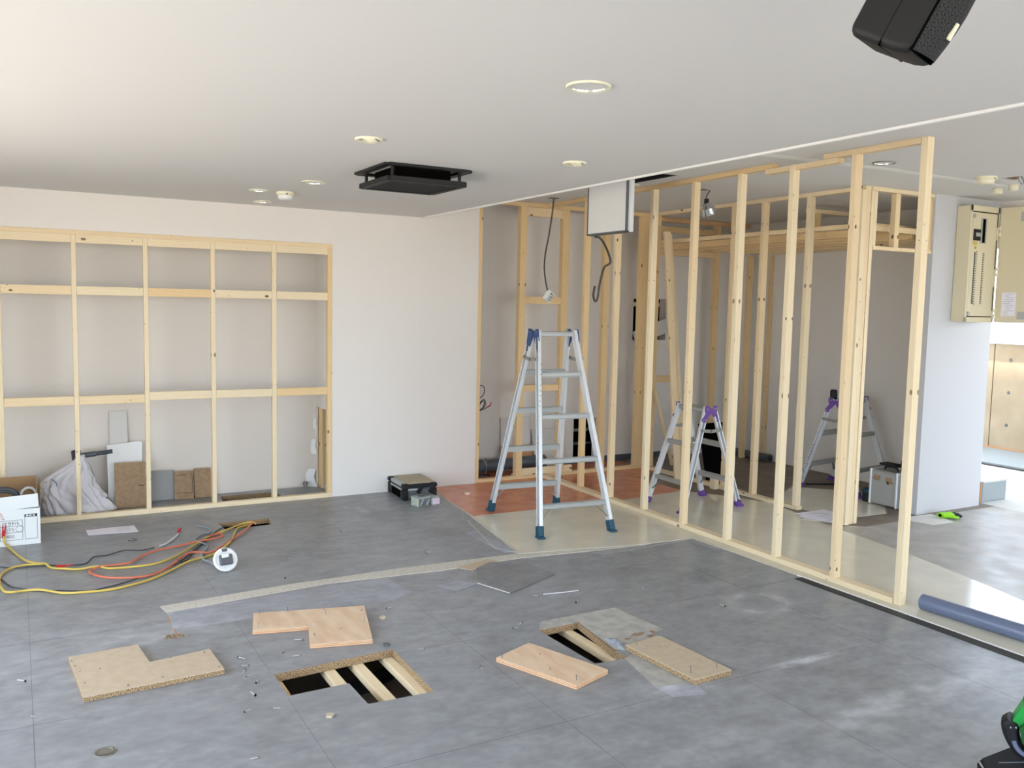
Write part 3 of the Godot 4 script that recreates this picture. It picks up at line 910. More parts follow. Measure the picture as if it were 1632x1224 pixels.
	# loose timbers leaning in the corner of the two partitions
	var spare := [[Vector3(5.30, 0.004, -6.19), Vector3(5.345, 2.32, -6.53), 0.065, 0.030, "loose pale timber leaning in the corner between the partitions, frontmost of three"], [Vector3(5.385, 0.004, -6.205), Vector3(5.405, 2.30, -6.57), 0.05, 0.034, "loose timber leaning behind the frontmost one in the partition corner"], [Vector3(5.79, 0.02, -6.86), Vector3(5.44, 0.80, -6.74), 0.032, 0.024, "short thin timber leaning low and slanted against the second partition's end stud"]]
	for q in spare:
		var st := mb()
		bar(st, q[0], q[1], q[2], q[3], 0.002, Vector3(1, 0, 0.2), uvr())
		tag(obj("timber", st, M.woods[1]), q[4], "timber", "spare timbers in the corner")

func bar_part(called: String, parent: Node, a: Vector3, b: Vector3, w: float, d: float, m: Material):
	var st := mb()
	bar(st, a, b, w, d, 0.0015, Vector3.RIGHT, uvr())
	return obj(called, st, m, parent)

# ---------------------------------------------------------------- stepladders
# rungs along x, the two frames splayed along z
func ladder(label: String, pos: Vector3, turn: float, h: float, wb: float, wt: float, splay: float, steps: Array, hinge: Material, foot: Material, tall: bool) -> Node3D:
	var o := thing("stepladder", label, "ladder", pos, turn, "aluminium stepladders")
	var gap := 0.045 if tall else 0.035
	var side := func(s: float, f: float, y: float) -> Vector3:
		var t := y / h
		return Vector3(s * lerpf(wb, wt, t) * 0.5, y, f * lerpf(splay * 0.5, gap, t))
	var rw := 0.026
	var rd := 0.052 if tall else 0.044
	for f in [-1.0, 1.0]:
		for s in [-1.0, 1.0]:
			var a: Vector3 = side.call(s, f, 0.05)
			var b: Vector3 = side.call(s, f, h)
			var xf := along(a, b, Vector3(1, 0, 0))
			var len := a.distance_to(b)
			var st := mb()
			# channel section: web on the inner side, two flanges and a lip
			bx(st, xf * at(Vector3(-s * rw * 0.42, 0, 0)), Vector3(0.004, len, rd), 0.001)
			for e in [-1.0, 1.0]:
				bx(st, xf * at(Vector3(0, 0, e * (rd * 0.5 - 0.002))), Vector3(rw, len, 0.004), 0.001)
				bx(st, xf * at(Vector3(s * rw * 0.42, 0, e * (rd * 0.5 - 0.006))), Vector3(0.004, len, 0.009), 0.001)
			bx(st, xf * at(Vector3(-s * rw * 0.3, 0, 0)), Vector3(0.006, len, 0.008), 0.001)
			var rail := obj("rail", st, M.alu, o)
			# rubber foot
			var fm := mb()
			var c: Vector3 = side.call(s, f, 0.0)
			var fx := along(c, b, Vector3(1, 0, 0))
			var fh := 0.075 if tall else 0.042
			fx.origin = c + fx.basis.y * (fh * 0.5 + 0.007)
			bx(fm, fx, Vector3(rw + 0.014, fh, rd + 0.014), 0.006)
			bx(fm, at(c + Vector3(0, 0.008, f * 0.006)), Vector3(rw + 0.022, 0.016, rd + 0.022), 0.004)
			obj("foot", fm, foot, o)
		# steps
		for y in steps:
			var l: Vector3 = side.call(-1.0, f, y)
			var r: Vector3 = side.call(1.0, f, y)
			var st := mb()
			var x := l.x + 0.014
			var last: bool = y == steps[-1]
			var dep := 0.05 if tall else 0.045
			bx(st, at(Vector3(0, y, l.z)), Vector3(-2 * x, 0.026, dep * 0.72), 0.004)
			bx(st, at(Vector3(0, y + 0.013, l.z)), Vector3(-2 * x, 0.008, dep), 0.003)
			for g in [-0.3, 0.0, 0.3]: bx(st, at(Vector3(0, y + 0.018, l.z + dep * g)), Vector3(-2 * x, 0.004, 0.006), 0.001)
			if not tall or not last: bx(st, at(Vector3(0, y - 0.012, l.z - f * dep * 0.3)), Vector3(-2 * x, 0.02, 0.004), 0.001)
			obj("rung", st, M.alu_dull, o)
		# braces under the lowest step
		for s in [-1.0, 1.0]:
			var p: Vector3 = side.call(s, f, steps[0] - 0.10)
			var q: Vector3 = side.call(s, f, steps[0] - 0.012)
			var st := mb()
			bar(st, p + Vector3(-s * 0.01, 0, 0), q + Vector3(-s * 0.085, 0, 0), 0.004, 0.016, 0.001)
			obj("brace", st, M.steel, o)
	# hinge plates and folding stays on both sides
	for s in [-1.0, 1.0]:
		var outer: float = s * (wt * 0.5 + rw * 0.5 + 0.004)
		var xf := Transform3D(Basis(Vector3(0, 0, 1), Vector3(1, 0, 0), Vector3(0, 1, 0)), Vector3(outer, 0, 0))
		for f in [-1.0, 1.0]:
			var st := mb()
			var d: float = 0.15 if tall else 0.115
			var zt: float = gap
			var zl: float = side.call(s, f, h - d).z * f
			var poly: PackedVector2Array
			if tall: poly = pv([zt + 0.027, h + 0.012, zl + 0.024, h - d, zl - 0.012, h - d - 0.006, 0.012, h - 0.062, -0.002, h - 0.035, 0.002, h - 0.004, 0.02, h - 0.012, zt - 0.01, h + 0.010])
			else: poly = pv([zt + 0.028, h + 0.012, zt + 0.03, h - 0.02, zt + 0.022, h - 0.05, zl + 0.024, h - d + 0.02, zl + 0.02, h - d, zl - 0.016, h - d - 0.006, zl - 0.024, h - d + 0.02, 0.012, h - 0.058, -0.002, h - 0.035, 0.0, h - 0.01, 0.02, h - 0.012, zt - 0.004, h + 0.014])
			if f < 0:
				for i in poly.size(): poly[i].x = -poly[i].x
			prism(st, poly, -0.004 + 0.003 * f, 0.004 + 0.003 * f, xf)
			var hp := obj("hinge_plate", st, hinge, o)
			for t in [[zt, h - 0.012], [zt + 0.012, h - 0.012], [zl - 0.006, h - d + 0.016], [zl + 0.010, h - d + 0.016]]:
				var rv := mb()
				lathe(rv, [Vector2(0.005, -0.001), Vector2(0.005, 0.003), Vector2(0, 0.004)], 8, Transform3D(Basis(Vector3(0, 0, 1), Vector3(s, 0, 0), Vector3(0, s, 0)), Vector3(outer + s * (0.004 + 0.003 * f * s), t[1], f * t[0])))
				obj("rivet", rv, M.steel, hp)
		var ys := h - (0.20 if tall else 0.18)
		var p: Vector3 = side.call(s, -1.0, ys)
		var q: Vector3 = side.call(s, 1.0, ys)
		var mid := (p + q) * 0.5 + Vector3(0, -0.012, 0)
		var stay := mb()
		bar(stay, p + Vector3(s * 0.018, 0, -0.02), mid + Vector3(s * 0.018, 0, 0.012), 0.005, 0.026, 0.001)
		bar(stay, mid + Vector3(s * 0.023, 0, -0.012), q + Vector3(s * 0.023, 0, 0.02), 0.005, 0.026, 0.001)
		for e in [p + Vector3(s * 0.022, 0, 0), q + Vector3(s * 0.026, 0, 0), mid + Vector3(s * 0.026, 0, 0)]:
			lathe(stay, [Vector2(0.0, -0.006), Vector2(0.009, -0.006), Vector2(0.009, 0.005), Vector2(0, 0.006)], 10, Transform3D(Basis(Vector3(0, 0, 1), Vector3(1, 0, 0), Vector3(0, 1, 0)), e))
		obj("stay", stay, M.steel, o)
	return o

func rail_marks(o: Node3D, a: Vector3, b: Vector3, out: Vector3, n: int, s: int, size: float):
	# handwriting in black pen down a rail
	rng.seed = s
	var st := mb()
	var d := (b - a).normalized()
	var w := out.cross(d).normalized()
	for i in n:
		var c := a.lerp(b, (i + 0.5) / n) + out * 0.001
		for k in 2 + rng.randi() % 2:
			var p := c + d * rng.randf_range(-1, 1) * size * 0.45 + w * rng.randf_range(-1, 1) * size * 0.4
			var q := c + d * rng.randf_range(-1, 1) * size * 0.45 + w * rng.randf_range(-1, 1) * size * 0.4
			if p.distance_to(q) > size * 0.2: bar(st, p, q, 0.003, 0.0008, 0.0, w)
	obj("handwriting", st, M.ink, o)

func build_ladders():
	var big := ladder("tall open aluminium stepladder with blue hinge plates and teal feet", Vector3(3.437, 0.004, -5.455), deg_to_rad(-4.8), 1.42, 0.575, 0.292, 0.86, [0.20, 0.505, 0.81, 1.105, 1.392], M.blue, M.teal, true)
	rail_marks(big, Vector3(-0.165, 1.2, 0.144), Vector3(-0.24, 0.62, 0.277), Vector3(0, 0.28, 0.96), 16, 5, 0.016)
	var p1 := ladder("low aluminium stepladder with purple hinges standing between the two stud partitions", Vector3(4.816, 0.004, -5.43), deg_to_rad(90), 0.82, 0.44, 0.32, 0.60, [0.215, 0.51, 0.795], M.purple, M.purple, false)
	rail_marks(p1, Vector3(0.212, 0.36, -0.21), Vector3(0.222, 0.12, -0.275), Vector3(1, 0.0, 0), 8, 9, 0.022)
	rail_marks(p1, Vector3(0.2, 0.60, 0.13), Vector3(0.212, 0.36, 0.205), Vector3(1, 0.0, 0), 5, 12, 0.026)
	var p2 := ladder("low aluminium stepladder with purple hinges in the back room beside the silver case", Vector3(6.53, 0.001, -5.34), deg_to_rad(9), 0.83, 0.53, 0.40, 0.58, [0.215, 0.51, 0.80], M.purple, M.purple, false)
	rail_marks(p2, Vector3(-0.258, 0.42, -0.16), Vector3(-0.275, 0.14, -0.25), Vector3(-1, 0, 0), 9, 15, 0.03)
	var cup := thing("drink_can", "black can standing on top of the stepladder in the back room", "can", Vector3(6.40, 0.822, -5.40))
	var st := mb()
	lathe(st, [Vector2(0, 0), Vector2(0.026, 0), Vector2(0.030, 0.008), Vector2(0.030, 0.075), Vector2(0.024, 0.085), Vector2(0.022, 0.083), Vector2(0, 0.083)], 16)
	obj("body", st, M.black, cup)

# ---------------------------------------------------------------- things on the ceilings
func downlight(label: String, x: float, z: float, y: float, r: float, kind: int):
	var o := thing("downlight", label, "downlight", Vector3(x, y, z), 0.0, "recessed ceiling downlights")
	var st := mb()
	if kind == 0:      # flat ring and bright reflector
		lathe(st, [Vector2(r * 0.80, 0.0), Vector2(r * 0.80, -0.004), Vector2(r * 0.97, -0.007), Vector2(r, -0.003), Vector2(r, 0.0)], 32)
		obj("trim_ring", st, M.cream_bright if y < 2.4 else M.steel, o)
		var rf := mb()
		lathe(rf, [Vector2(r * 0.80, -0.0045), Vector2(r * 0.74, 0.02), Vector2(r * 0.55, 0.05), Vector2(r * 0.3, 0.058), Vector2(0, 0.06)], 32)
		for k in 12:
			var a := TAU * k / 12
			bar(rf, Vector3(cos(a), 0, sin(a)) * r * 0.78, Vector3(cos(a) * 0.5, 0.05 / r, sin(a) * 0.5) * r, 0.004, 0.002, 0.0)
		obj("reflector", rf, M.mirror, o)
		var lp := mb()
		lathe(lp, [Vector2(0, 0.004), Vector2(0.016, 0.008), Vector2(0.022, 0.025), Vector2(0.018, 0.058)], 16)
		obj("bulb", lp, M.white, o)
	else:              # swivelling eyeball
		lathe(st, [Vector2(r * 0.70, 0.004), Vector2(r * 0.72, -0.006), Vector2(r * 0.96, -0.010), Vector2(r, -0.004), Vector2(r, 0.0)], 32)
		obj("trim_ring", st, M.cream_bright, o)
		var eye := mb()
		var xf := Transform3D(Basis.from_euler(Vector3(0.35, 0.4, -0.25)), Vector3.ZERO)
		var prof := []
		for k in 9:
			var a := lerpf(PI * 0.5, PI * 0.14, k / 8.0)
			prof.append(Vector2(sin(a) * r * 0.68, -cos(a) * r * 0.38 + 0.006))
		lathe(eye, prof, 24, xf)
		lathe(eye, [prof[8], Vector2(prof[8].x * 0.85, prof[8].y + 0.01)], 24, xf)
		obj("eyeball", eye, M.cream_bright, o)
		var lamp := mb()
		lathe(lamp, [Vector2(prof[8].x * 0.85, prof[8].y + 0.010), Vector2(0, prof[8].y + 0.012)], 24, xf)
		obj("lamp_face", lamp, M.box_grey, o)

func smoke_detector(label: String, x: float, z: float, y: float, r: float, white_cap: bool):
	var o := thing("smoke_detector", label, "detector", Vector3(x, y, z))
	var st := mb()
	lathe(st, [Vector2(r, 0), Vector2(r, -0.014), Vector2(r * 0.94, -0.020), Vector2(r * 0.80, -0.024)], 28)
	obj("base", st, M.cream_bright, o)
	var b := mb()
	lathe(b, [Vector2(r * 0.80, -0.022), Vector2(r * 0.76, -0.042), Vector2(r * 0.62, -0.050), Vector2(0, -0.052)], 28)
	obj("sensor_head", b, M.white if white_cap else M.cream_bright, o)
	var l := mb()
	bx(l, at(Vector3(-r * 0.1, -0.016, r * 0.96)), Vector3(0.012, 0.008, 0.006), 0.001)
	obj("indicator", l, M.box_grey, o)

# rounded rectangle across the x axis
func rounded_ring(x: float, cy: float, cz: float, hy: float, hz: float, r: float) -> Array:
	var ring := []
	for c in [[1, 1, 0], [-1, 1, 1], [-1, -1, 2], [1, -1, 3]]:
		for k in 5:
			var a: float = PI / 2 * (c[2] + k / 4.0)
			ring.append(Vector3(x, cy + c[0] * (hy - r) + cos(a) * r, cz + c[1] * (hz - r) + sin(a) * r))
	return ring

func build_ceiling_things():
	downlight("large cream-ringed downlight with bright reflector, nearest the camera in the low ceiling", 1.662, -2.459, LOW, 0.075, 0)
	downlight("cream eyeball downlight in the low ceiling, in front of the black ceiling box", 1.388, -3.779, LOW, 0.062, 1)
	downlight("cream eyeball downlight close to the white edge of the low ceiling", 2.475, -3.769, LOW, 0.060, 1)
	downlight("downlight with shining reflector between black ceiling box and the far smoke detector", 1.607, -5.328, LOW, 0.073, 0)
	downlight("faint downlight in the low ceiling just left of the far smoke detector", 1.42, -5.946, LOW, 0.062, 0)
	downlight("shining downlight in the low ceiling closest to the white niche wall", 1.608, -6.609, LOW, 0.066, 0)
	downlight("steel-rimmed downlight in the upper ceiling seen between the last two studs", 4.704, -3.682, CEIL, 0.070, 0)
	downlight("small downlight beside the square hole in the upper ceiling", 4.10, -5.42, CEIL, 0.05, 1)
	smoke_detector("cream smoke detector with white underside on low ceiling near the niche wall", 1.60, -5.953, LOW, 0.062, true)
	smoke_detector("all-cream smoke detector on upper ceiling over the open fuse cabinet", 5.717, -3.66, CEIL, 0.068, false)
	# black open-sided box on the low ceiling
	var o := thing("ceiling_vent_box", "black square open-sided box on posts under the low ceiling", "ceiling box", Vector3(1.93, LOW, -4.565))
	var hw := 0.232
	var st := mb()
	for e in [-1.0, 1.0]:
		span(st, Vector3(-hw, -0.014, e * hw - 0.022), Vector3(hw, 0.0, e * hw + 0.022), 0.002)
		span(st, Vector3(e * hw - 0.022, -0.014, -hw), Vector3(e * hw + 0.022, 0.0, hw), 0.002)
	obj("ceiling_frame", st, M.black, o)
	var core := mb()
	span(core, Vector3(-0.16, -0.06, -0.16), Vector3(0.16, -0.001, 0.16), 0.003)
	obj("core", core, M.void_dark, o)
	for sx in [-1.0, 1.0]:
		for sz in [-1.0, 1.0]:
			var p := mb()
			lathe(p, [Vector2(0.009, -0.066), Vector2(0.009, -0.012)], 10, at(Vector3(sx * 0.195, 0, sz * 0.195)))
			obj("post", p, M.black, o)
	var tray := mb()
	hw = 0.215
	for e in [-1.0, 1.0]:
		span(tray, Vector3(-hw, -0.090, e * hw - 0.016), Vector3(hw, -0.062, e * hw + 0.016), 0.003)
		span(tray, Vector3(e * hw - 0.016, -0.090, -hw), Vector3(e * hw + 0.016, -0.062, hw), 0.003)
	obj("tray_rim", tray, M.black, o)
	block("tray", o, Vector3(-hw, -0.084, -hw), Vector3(hw, -0.066, hw), M.black_soft)
	# compact loudspeaker on its bracket, aimed down into the room
	var up := Vector3(0.17, 0.88, 0.44).normalized()
	var fwd := Vector3(0.27, -0.47, 0.84)
	fwd = (fwd - up * fwd.dot(up)).normalized()
	var wid := up.cross(fwd)
	var s := thing("loudspeaker", "black compact loudspeaker on a white bracket under the ceiling at top right", "loudspeaker", Vector3(1.372, 2.123, -1.174))
	s.basis = Basis(fwd, up, wid if wid.x > 0 else -wid)
	# local: x forward 0.131, y up 0.203, z across 0.129
	var D := 0.131
	var H := 0.203
	var W := 0.129
	var sgn := 1.0 if s.basis.z.dot(Vector3(0.95, -0.03, -0.32)) > 0 else -1.0
	if s.basis.determinant() < 0: s.basis = Basis(fwd, up, fwd.cross(up)); sgn = 1.0 if s.basis.z.x > 0 else -1.0
	var cz := sgn * W * 0.5
	var rows := []
	for q in [[0.0, 0.86, 0.6], [0.02, 0.94, 0.9], [0.07, 0.985, 1.0], [0.14, 1.0, 1.0], [0.55, 1.0, 1.0], [0.78, 0.99, 1.0], [0.90, 0.955, 1.0], [0.955, 0.92, 1.0]]:
		rows.append(rounded_ring(D * q[0], H * 0.5, cz, H * 0.5 * q[1], W * 0.5 * q[1], 0.016))
	var body := mb()
	skin(body, rows)
	obj("cabinet", body, M.black, s)
	var gr := mb()
	var gw := W * 0.86
	var gh := H * 0.86
	var grow := []
	for k in 9:
		var z := lerpf(-0.5, 0.5, k / 8.0)
		var line := []
		for j in 7:
			var y := lerpf(-0.5, 0.5, j / 6.0)
			line.append(Vector3(D * 0.965 + 0.034 * (1.0 - 4 * z * z) * (1.0 - 1.5 * y * y), H * 0.5 + y * gh, cz + z * gw))
		grow.append(line)
	skin(gr, grow, false, false)
	var edge := mb()
	bx(edge, at(Vector3(D * 0.955, H * 0.5, cz)), Vector3(0.006, gh + 0.006, gw + 0.006), 0.002)
	obj("grille_gap", edge, M.void_dark, s)
	obj("grille", gr, M.grille, s)
	var bz := -0.06
	var bxp := D * 0.965 + 0.034 * (1.0 - 4 * bz * bz) * 0.93
	block("badge", s, Vector3(bxp - 0.002, H * 0.26, cz + sgn * gw * bz - 0.006), Vector3(bxp + 0.003, H * 0.26 + 0.030, cz + sgn * gw * bz + 0.006), M.cream_bright, 0.0005)
	var seam := mb()
	span(seam, Vector3(D * 0.52, -0.0006, cz - W * 0.5 - 0.0006), Vector3(D * 0.525, H + 0.0006, cz + W * 0.5 + 0.0006))
	obj("seam", seam, M.void_dark, s)
	var br := mb()
	var inv := s.transform.affine_inverse()
	lathe(br, [Vector2(0, 0.0), Vector2(0.045, 0.0), Vector2(0.045, -0.012), Vector2(0.03, -0.018), Vector2(0, -0.018)], 24, inv * at(Vector3(1.47, LOW, -1.245)))
	bar(br, inv * Vector3(1.47, LOW - 0.01, -1.245), Vector3(D * 0.2, H * 0.85, cz), 0.02, 0.02, 0.003)
	obj("bracket", br, M.white, s)
	# white lit panel hanging on edge
	var p := thing("hanging_lightbox", "white upright panel in a dark frame hanging from the upper ceiling", "sign panel", Vector3(3.6, 2.11, -5.055))
	block("face", p, Vector3(-0.003, 0.014, -0.222), Vector3(0.0, 0.418, 0.222), M.white, 0.0)
	block("body", p, Vector3(0.0, 0.004, -0.232), Vector3(0.05, 0.419, 0.232), M.alu)
	for e in [[-0.234, -0.222], [0.222, 0.234]]:
		block("frame", p, Vector3(-0.007, 0.0, e[0]), Vector3(0.012, 0.419, e[1]), M.box_grey)
	block("frame", p, Vector3(-0.007, 0.0, -0.234), Vector3(0.052, 0.012, 0.234), M.box_grey)
	block("side_rail", p, Vector3(0.018, 0.002, 0.232), Vector3(0.05, 0.419, 0.242), M.alu)
	# black grille edge in the ceiling hole
	var hole := thing("ceiling_duct", "black duct opening in a square hole of the upper ceiling by white panel", "duct", Vector3(3.83, CEIL, -5.13))
	block("liner", hole, Vector3(-0.225, 0.0, -0.265), Vector3(-0.205, 0.12, 0.265), M.black)
	block("liner", hole, Vector3(-0.205, 0.0, -0.265), Vector3(0.225, 0.12, -0.245), M.black)
	block("liner", hole, Vector3(-0.205, 0.0, 0.245), Vector3(0.225, 0.12, 0.265), M.black_soft)
	block("liner", hole, Vector3(0.205, 0.0, -0.245), Vector3(0.225, 0.12, 0.245), M.black_soft)
	block("damper", hole, Vector3(-0.2, 0.06, -0.24), Vector3(0.2, 0.07, 0.24), M.void_dark)
	# loose wires and two cream cord caps by the torn hole at the right
	var w := thing("wire_bundle", "loose wires and torn board hanging in the ceiling hole at far right", "wires", Vector3(6.05, CEIL, -3.6))
	var wt := mb()
	rng.seed = 4
	for k in 9:
		var a := Vector3(rng.randf_range(-0.15, 0.25), 0.1, rng.randf_range(-0.05, 0.2))
		var b := a + Vector3(rng.randf_range(-0.1, 0.1), -0.12 - rng.randf() * 0.02, rng.randf_range(-0.1, 0.1))
		tube(wt, curve([a, (a + b) * 0.5 + Vector3(rng.randf_range(-0.06, 0.06), 0, rng.randf_range(-0.06, 0.06)), b, b + Vector3(rng.randf_range(-0.05, 0.05), 0.05, 0.02)], 0.02), 0.004, 6)
	obj("wire", wt, M.grey_cable, w)
	block("torn_board", w, Vector3(-0.12, 0.006, -0.05), Vector3(-0.04, 0.03, -0.01), M.card)
	for q in [[6.275, -3.92, "cream round cord cap on the upper ceiling, the one nearer the white wall"], [6.20, -3.76, "cream round cord cap on the upper ceiling, right beside the torn wire hole"]]:
		var cap := thing("cord_cap", q[2], "ceiling cap", Vector3(q[0], CEIL, q[1]))
		var cm := mb()
		lathe(cm, [Vector2(0.030, 0.0), Vector2(0.032, -0.03), Vector2(0.027, -0.042), Vector2(0.012, -0.046), Vector2(0, -0.046)], 20)
		obj("body", cm, M.cream_bright, cap)
		var sc := mb()
		lathe(sc, [Vector2(0.034, 0.0), Vector2(0.034, -0.006), Vector2(0.030, -0.008)], 20)
		obj("collar", sc, M.cream, cap)
	# hanging cable with a steel outlet box
	var c := thing("hanging_cable", "dark cable hanging from the upper ceiling with a perforated steel outlet box", "cable", Vector3(4.06, CEIL, -6.5))
	var ct := mb()
	tube(ct, curve([Vector3(0.005, 0.0, 0), Vector3(-0.005, -0.12, 0), Vector3(-0.035, -0.32, 0), Vector3(-0.066, -0.48, 0), Vector3(-0.072, -0.62, 0), Vector3(-0.045, -0.76, 0), Vector3(-0.03, -0.80, 0)]), 0.0065, 8)
	obj("cord", ct, M.brown_cable, c)
	block("ceiling_plate", c, Vector3(-0.04, -0.004, -0.03), Vector3(0.05, 0.0, 0.03), M.box_grey)
	var bt := mb()
	var bxf := Transform3D(Basis.from_euler(Vector3(0.3, 0.35, -0.5)), Vector3(-0.022, -0.845, 0.0))
	bx(bt, bxf, Vector3(0.075, 0.09, 0.045), 0.003)
	var ob := obj("outlet_box", bt, M.white, c)
	var ht := mb()
	for k in [[-0.018, 0.024, 0.009], [0.006, 0.026, 0.006], [0.022, 0.012, 0.006], [-0.022, -0.004, 0.005], [0.004, 0.0, 0.009], [0.024, -0.012, 0.005], [-0.018, -0.026, 0.005], [0.006, -0.026, 0.007]]:
		bx(ht, bxf * at(Vector3(k[0], k[1], 0.0228)), Vector3(k[2] * 1.4, k[2] * 2, 0.001), 0.0)
	obj("knockout", ht, M.ink, ob)
	var c2 := thing("hanging_cable", "gray cable dangling in a hook below the hanging white panel", "cable", Vector3(3.7, 2.124, -5.26))
	var c2t := mb()
	tube(c2t, curve([Vector3(-0.06, -0.018, 0.01), Vector3(-0.01, -0.03, 0.01), Vector3(0, -0.10, 0.07), Vector3(0, -0.20, 0.125), Vector3(0, -0.24, 0.05), Vector3(0, -0.36, 0.0), Vector3(0, -0.46, -0.02), Vector3(0, -0.48, -0.05), Vector3(0, -0.44, -0.075), Vector3(0, -0.37, -0.06)], 0.02), 0.008, 8)
	obj("cord", c2t, M.brown_cable, c2)
	# chrome work lamp hanging from a bent rod
	var wl := thing("work_lamp", "chrome bell-shaped work lamp hanging by a wire between the studs", "lamp", Vector3(4.73, CEIL, -5.31))
	var wr := mb()
	tube(wr, curve([Vector3(-0.16, -0.02, 0.03), Vector3(-0.02, 0.0, 0.02), Vector3(0.03, -0.004, 0.0), Vector3(0.0, -0.04, 0.0), Vector3(-0.002, -0.08, 0)], 0.02), 0.004, 6)
	obj("wire", wr, M.dark_cable, wl)
	var sk := mb()
	lathe(sk, [Vector2(0, -0.068), Vector2(0.018, -0.068), Vector2(0.020, -0.115), Vector2(0.026, -0.118), Vector2(0, -0.118)], 16)
	obj("socket", sk, M.black, wl)
	var sh := mb()
	var sxf := Transform3D(Basis.from_euler(Vector3(0.2, 0.0, 0.55)), Vector3(0.0, -0.105, 0.0))
	lathe(sh, [Vector2(0.02, 0.01), Vector2(0.034, -0.005), Vector2(0.050, -0.03), Vector2(0.058, -0.07), Vector2(0.056, -0.085), Vector2(0.050, -0.07), Vector2(0.03, -0.03), Vector2(0.012, -0.012)], 24, sxf)
	obj("shade", sh, M.chrome, wl)
	var bu := mb()
	lathe(bu, [Vector2(0, -0.09), Vector2(0.022, -0.082), Vector2(0.036, -0.06), Vector2(0.028, -0.03), Vector2(0.015, -0.01)], 16, sxf)
	obj("bulb", bu, M.white, wl)

# ---------------------------------------------------------------- things in and before the niche
func leaning(called: String, label: String, cat: String, x0: float, x1: float, h: float, zb: float, zt: float, thick: float, m: Material, group := "", skew := 0.0) -> Node3D:
	var st := mb()
	bar(st, Vector3((x0 + x1) / 2, 0.002, zb), Vector3((x0 + x1) / 2 + skew, h, zt), x1 - x0, thick, 0.001)
	var o := obj(called, st, m)
	tag(o, label, cat, group)
	return o

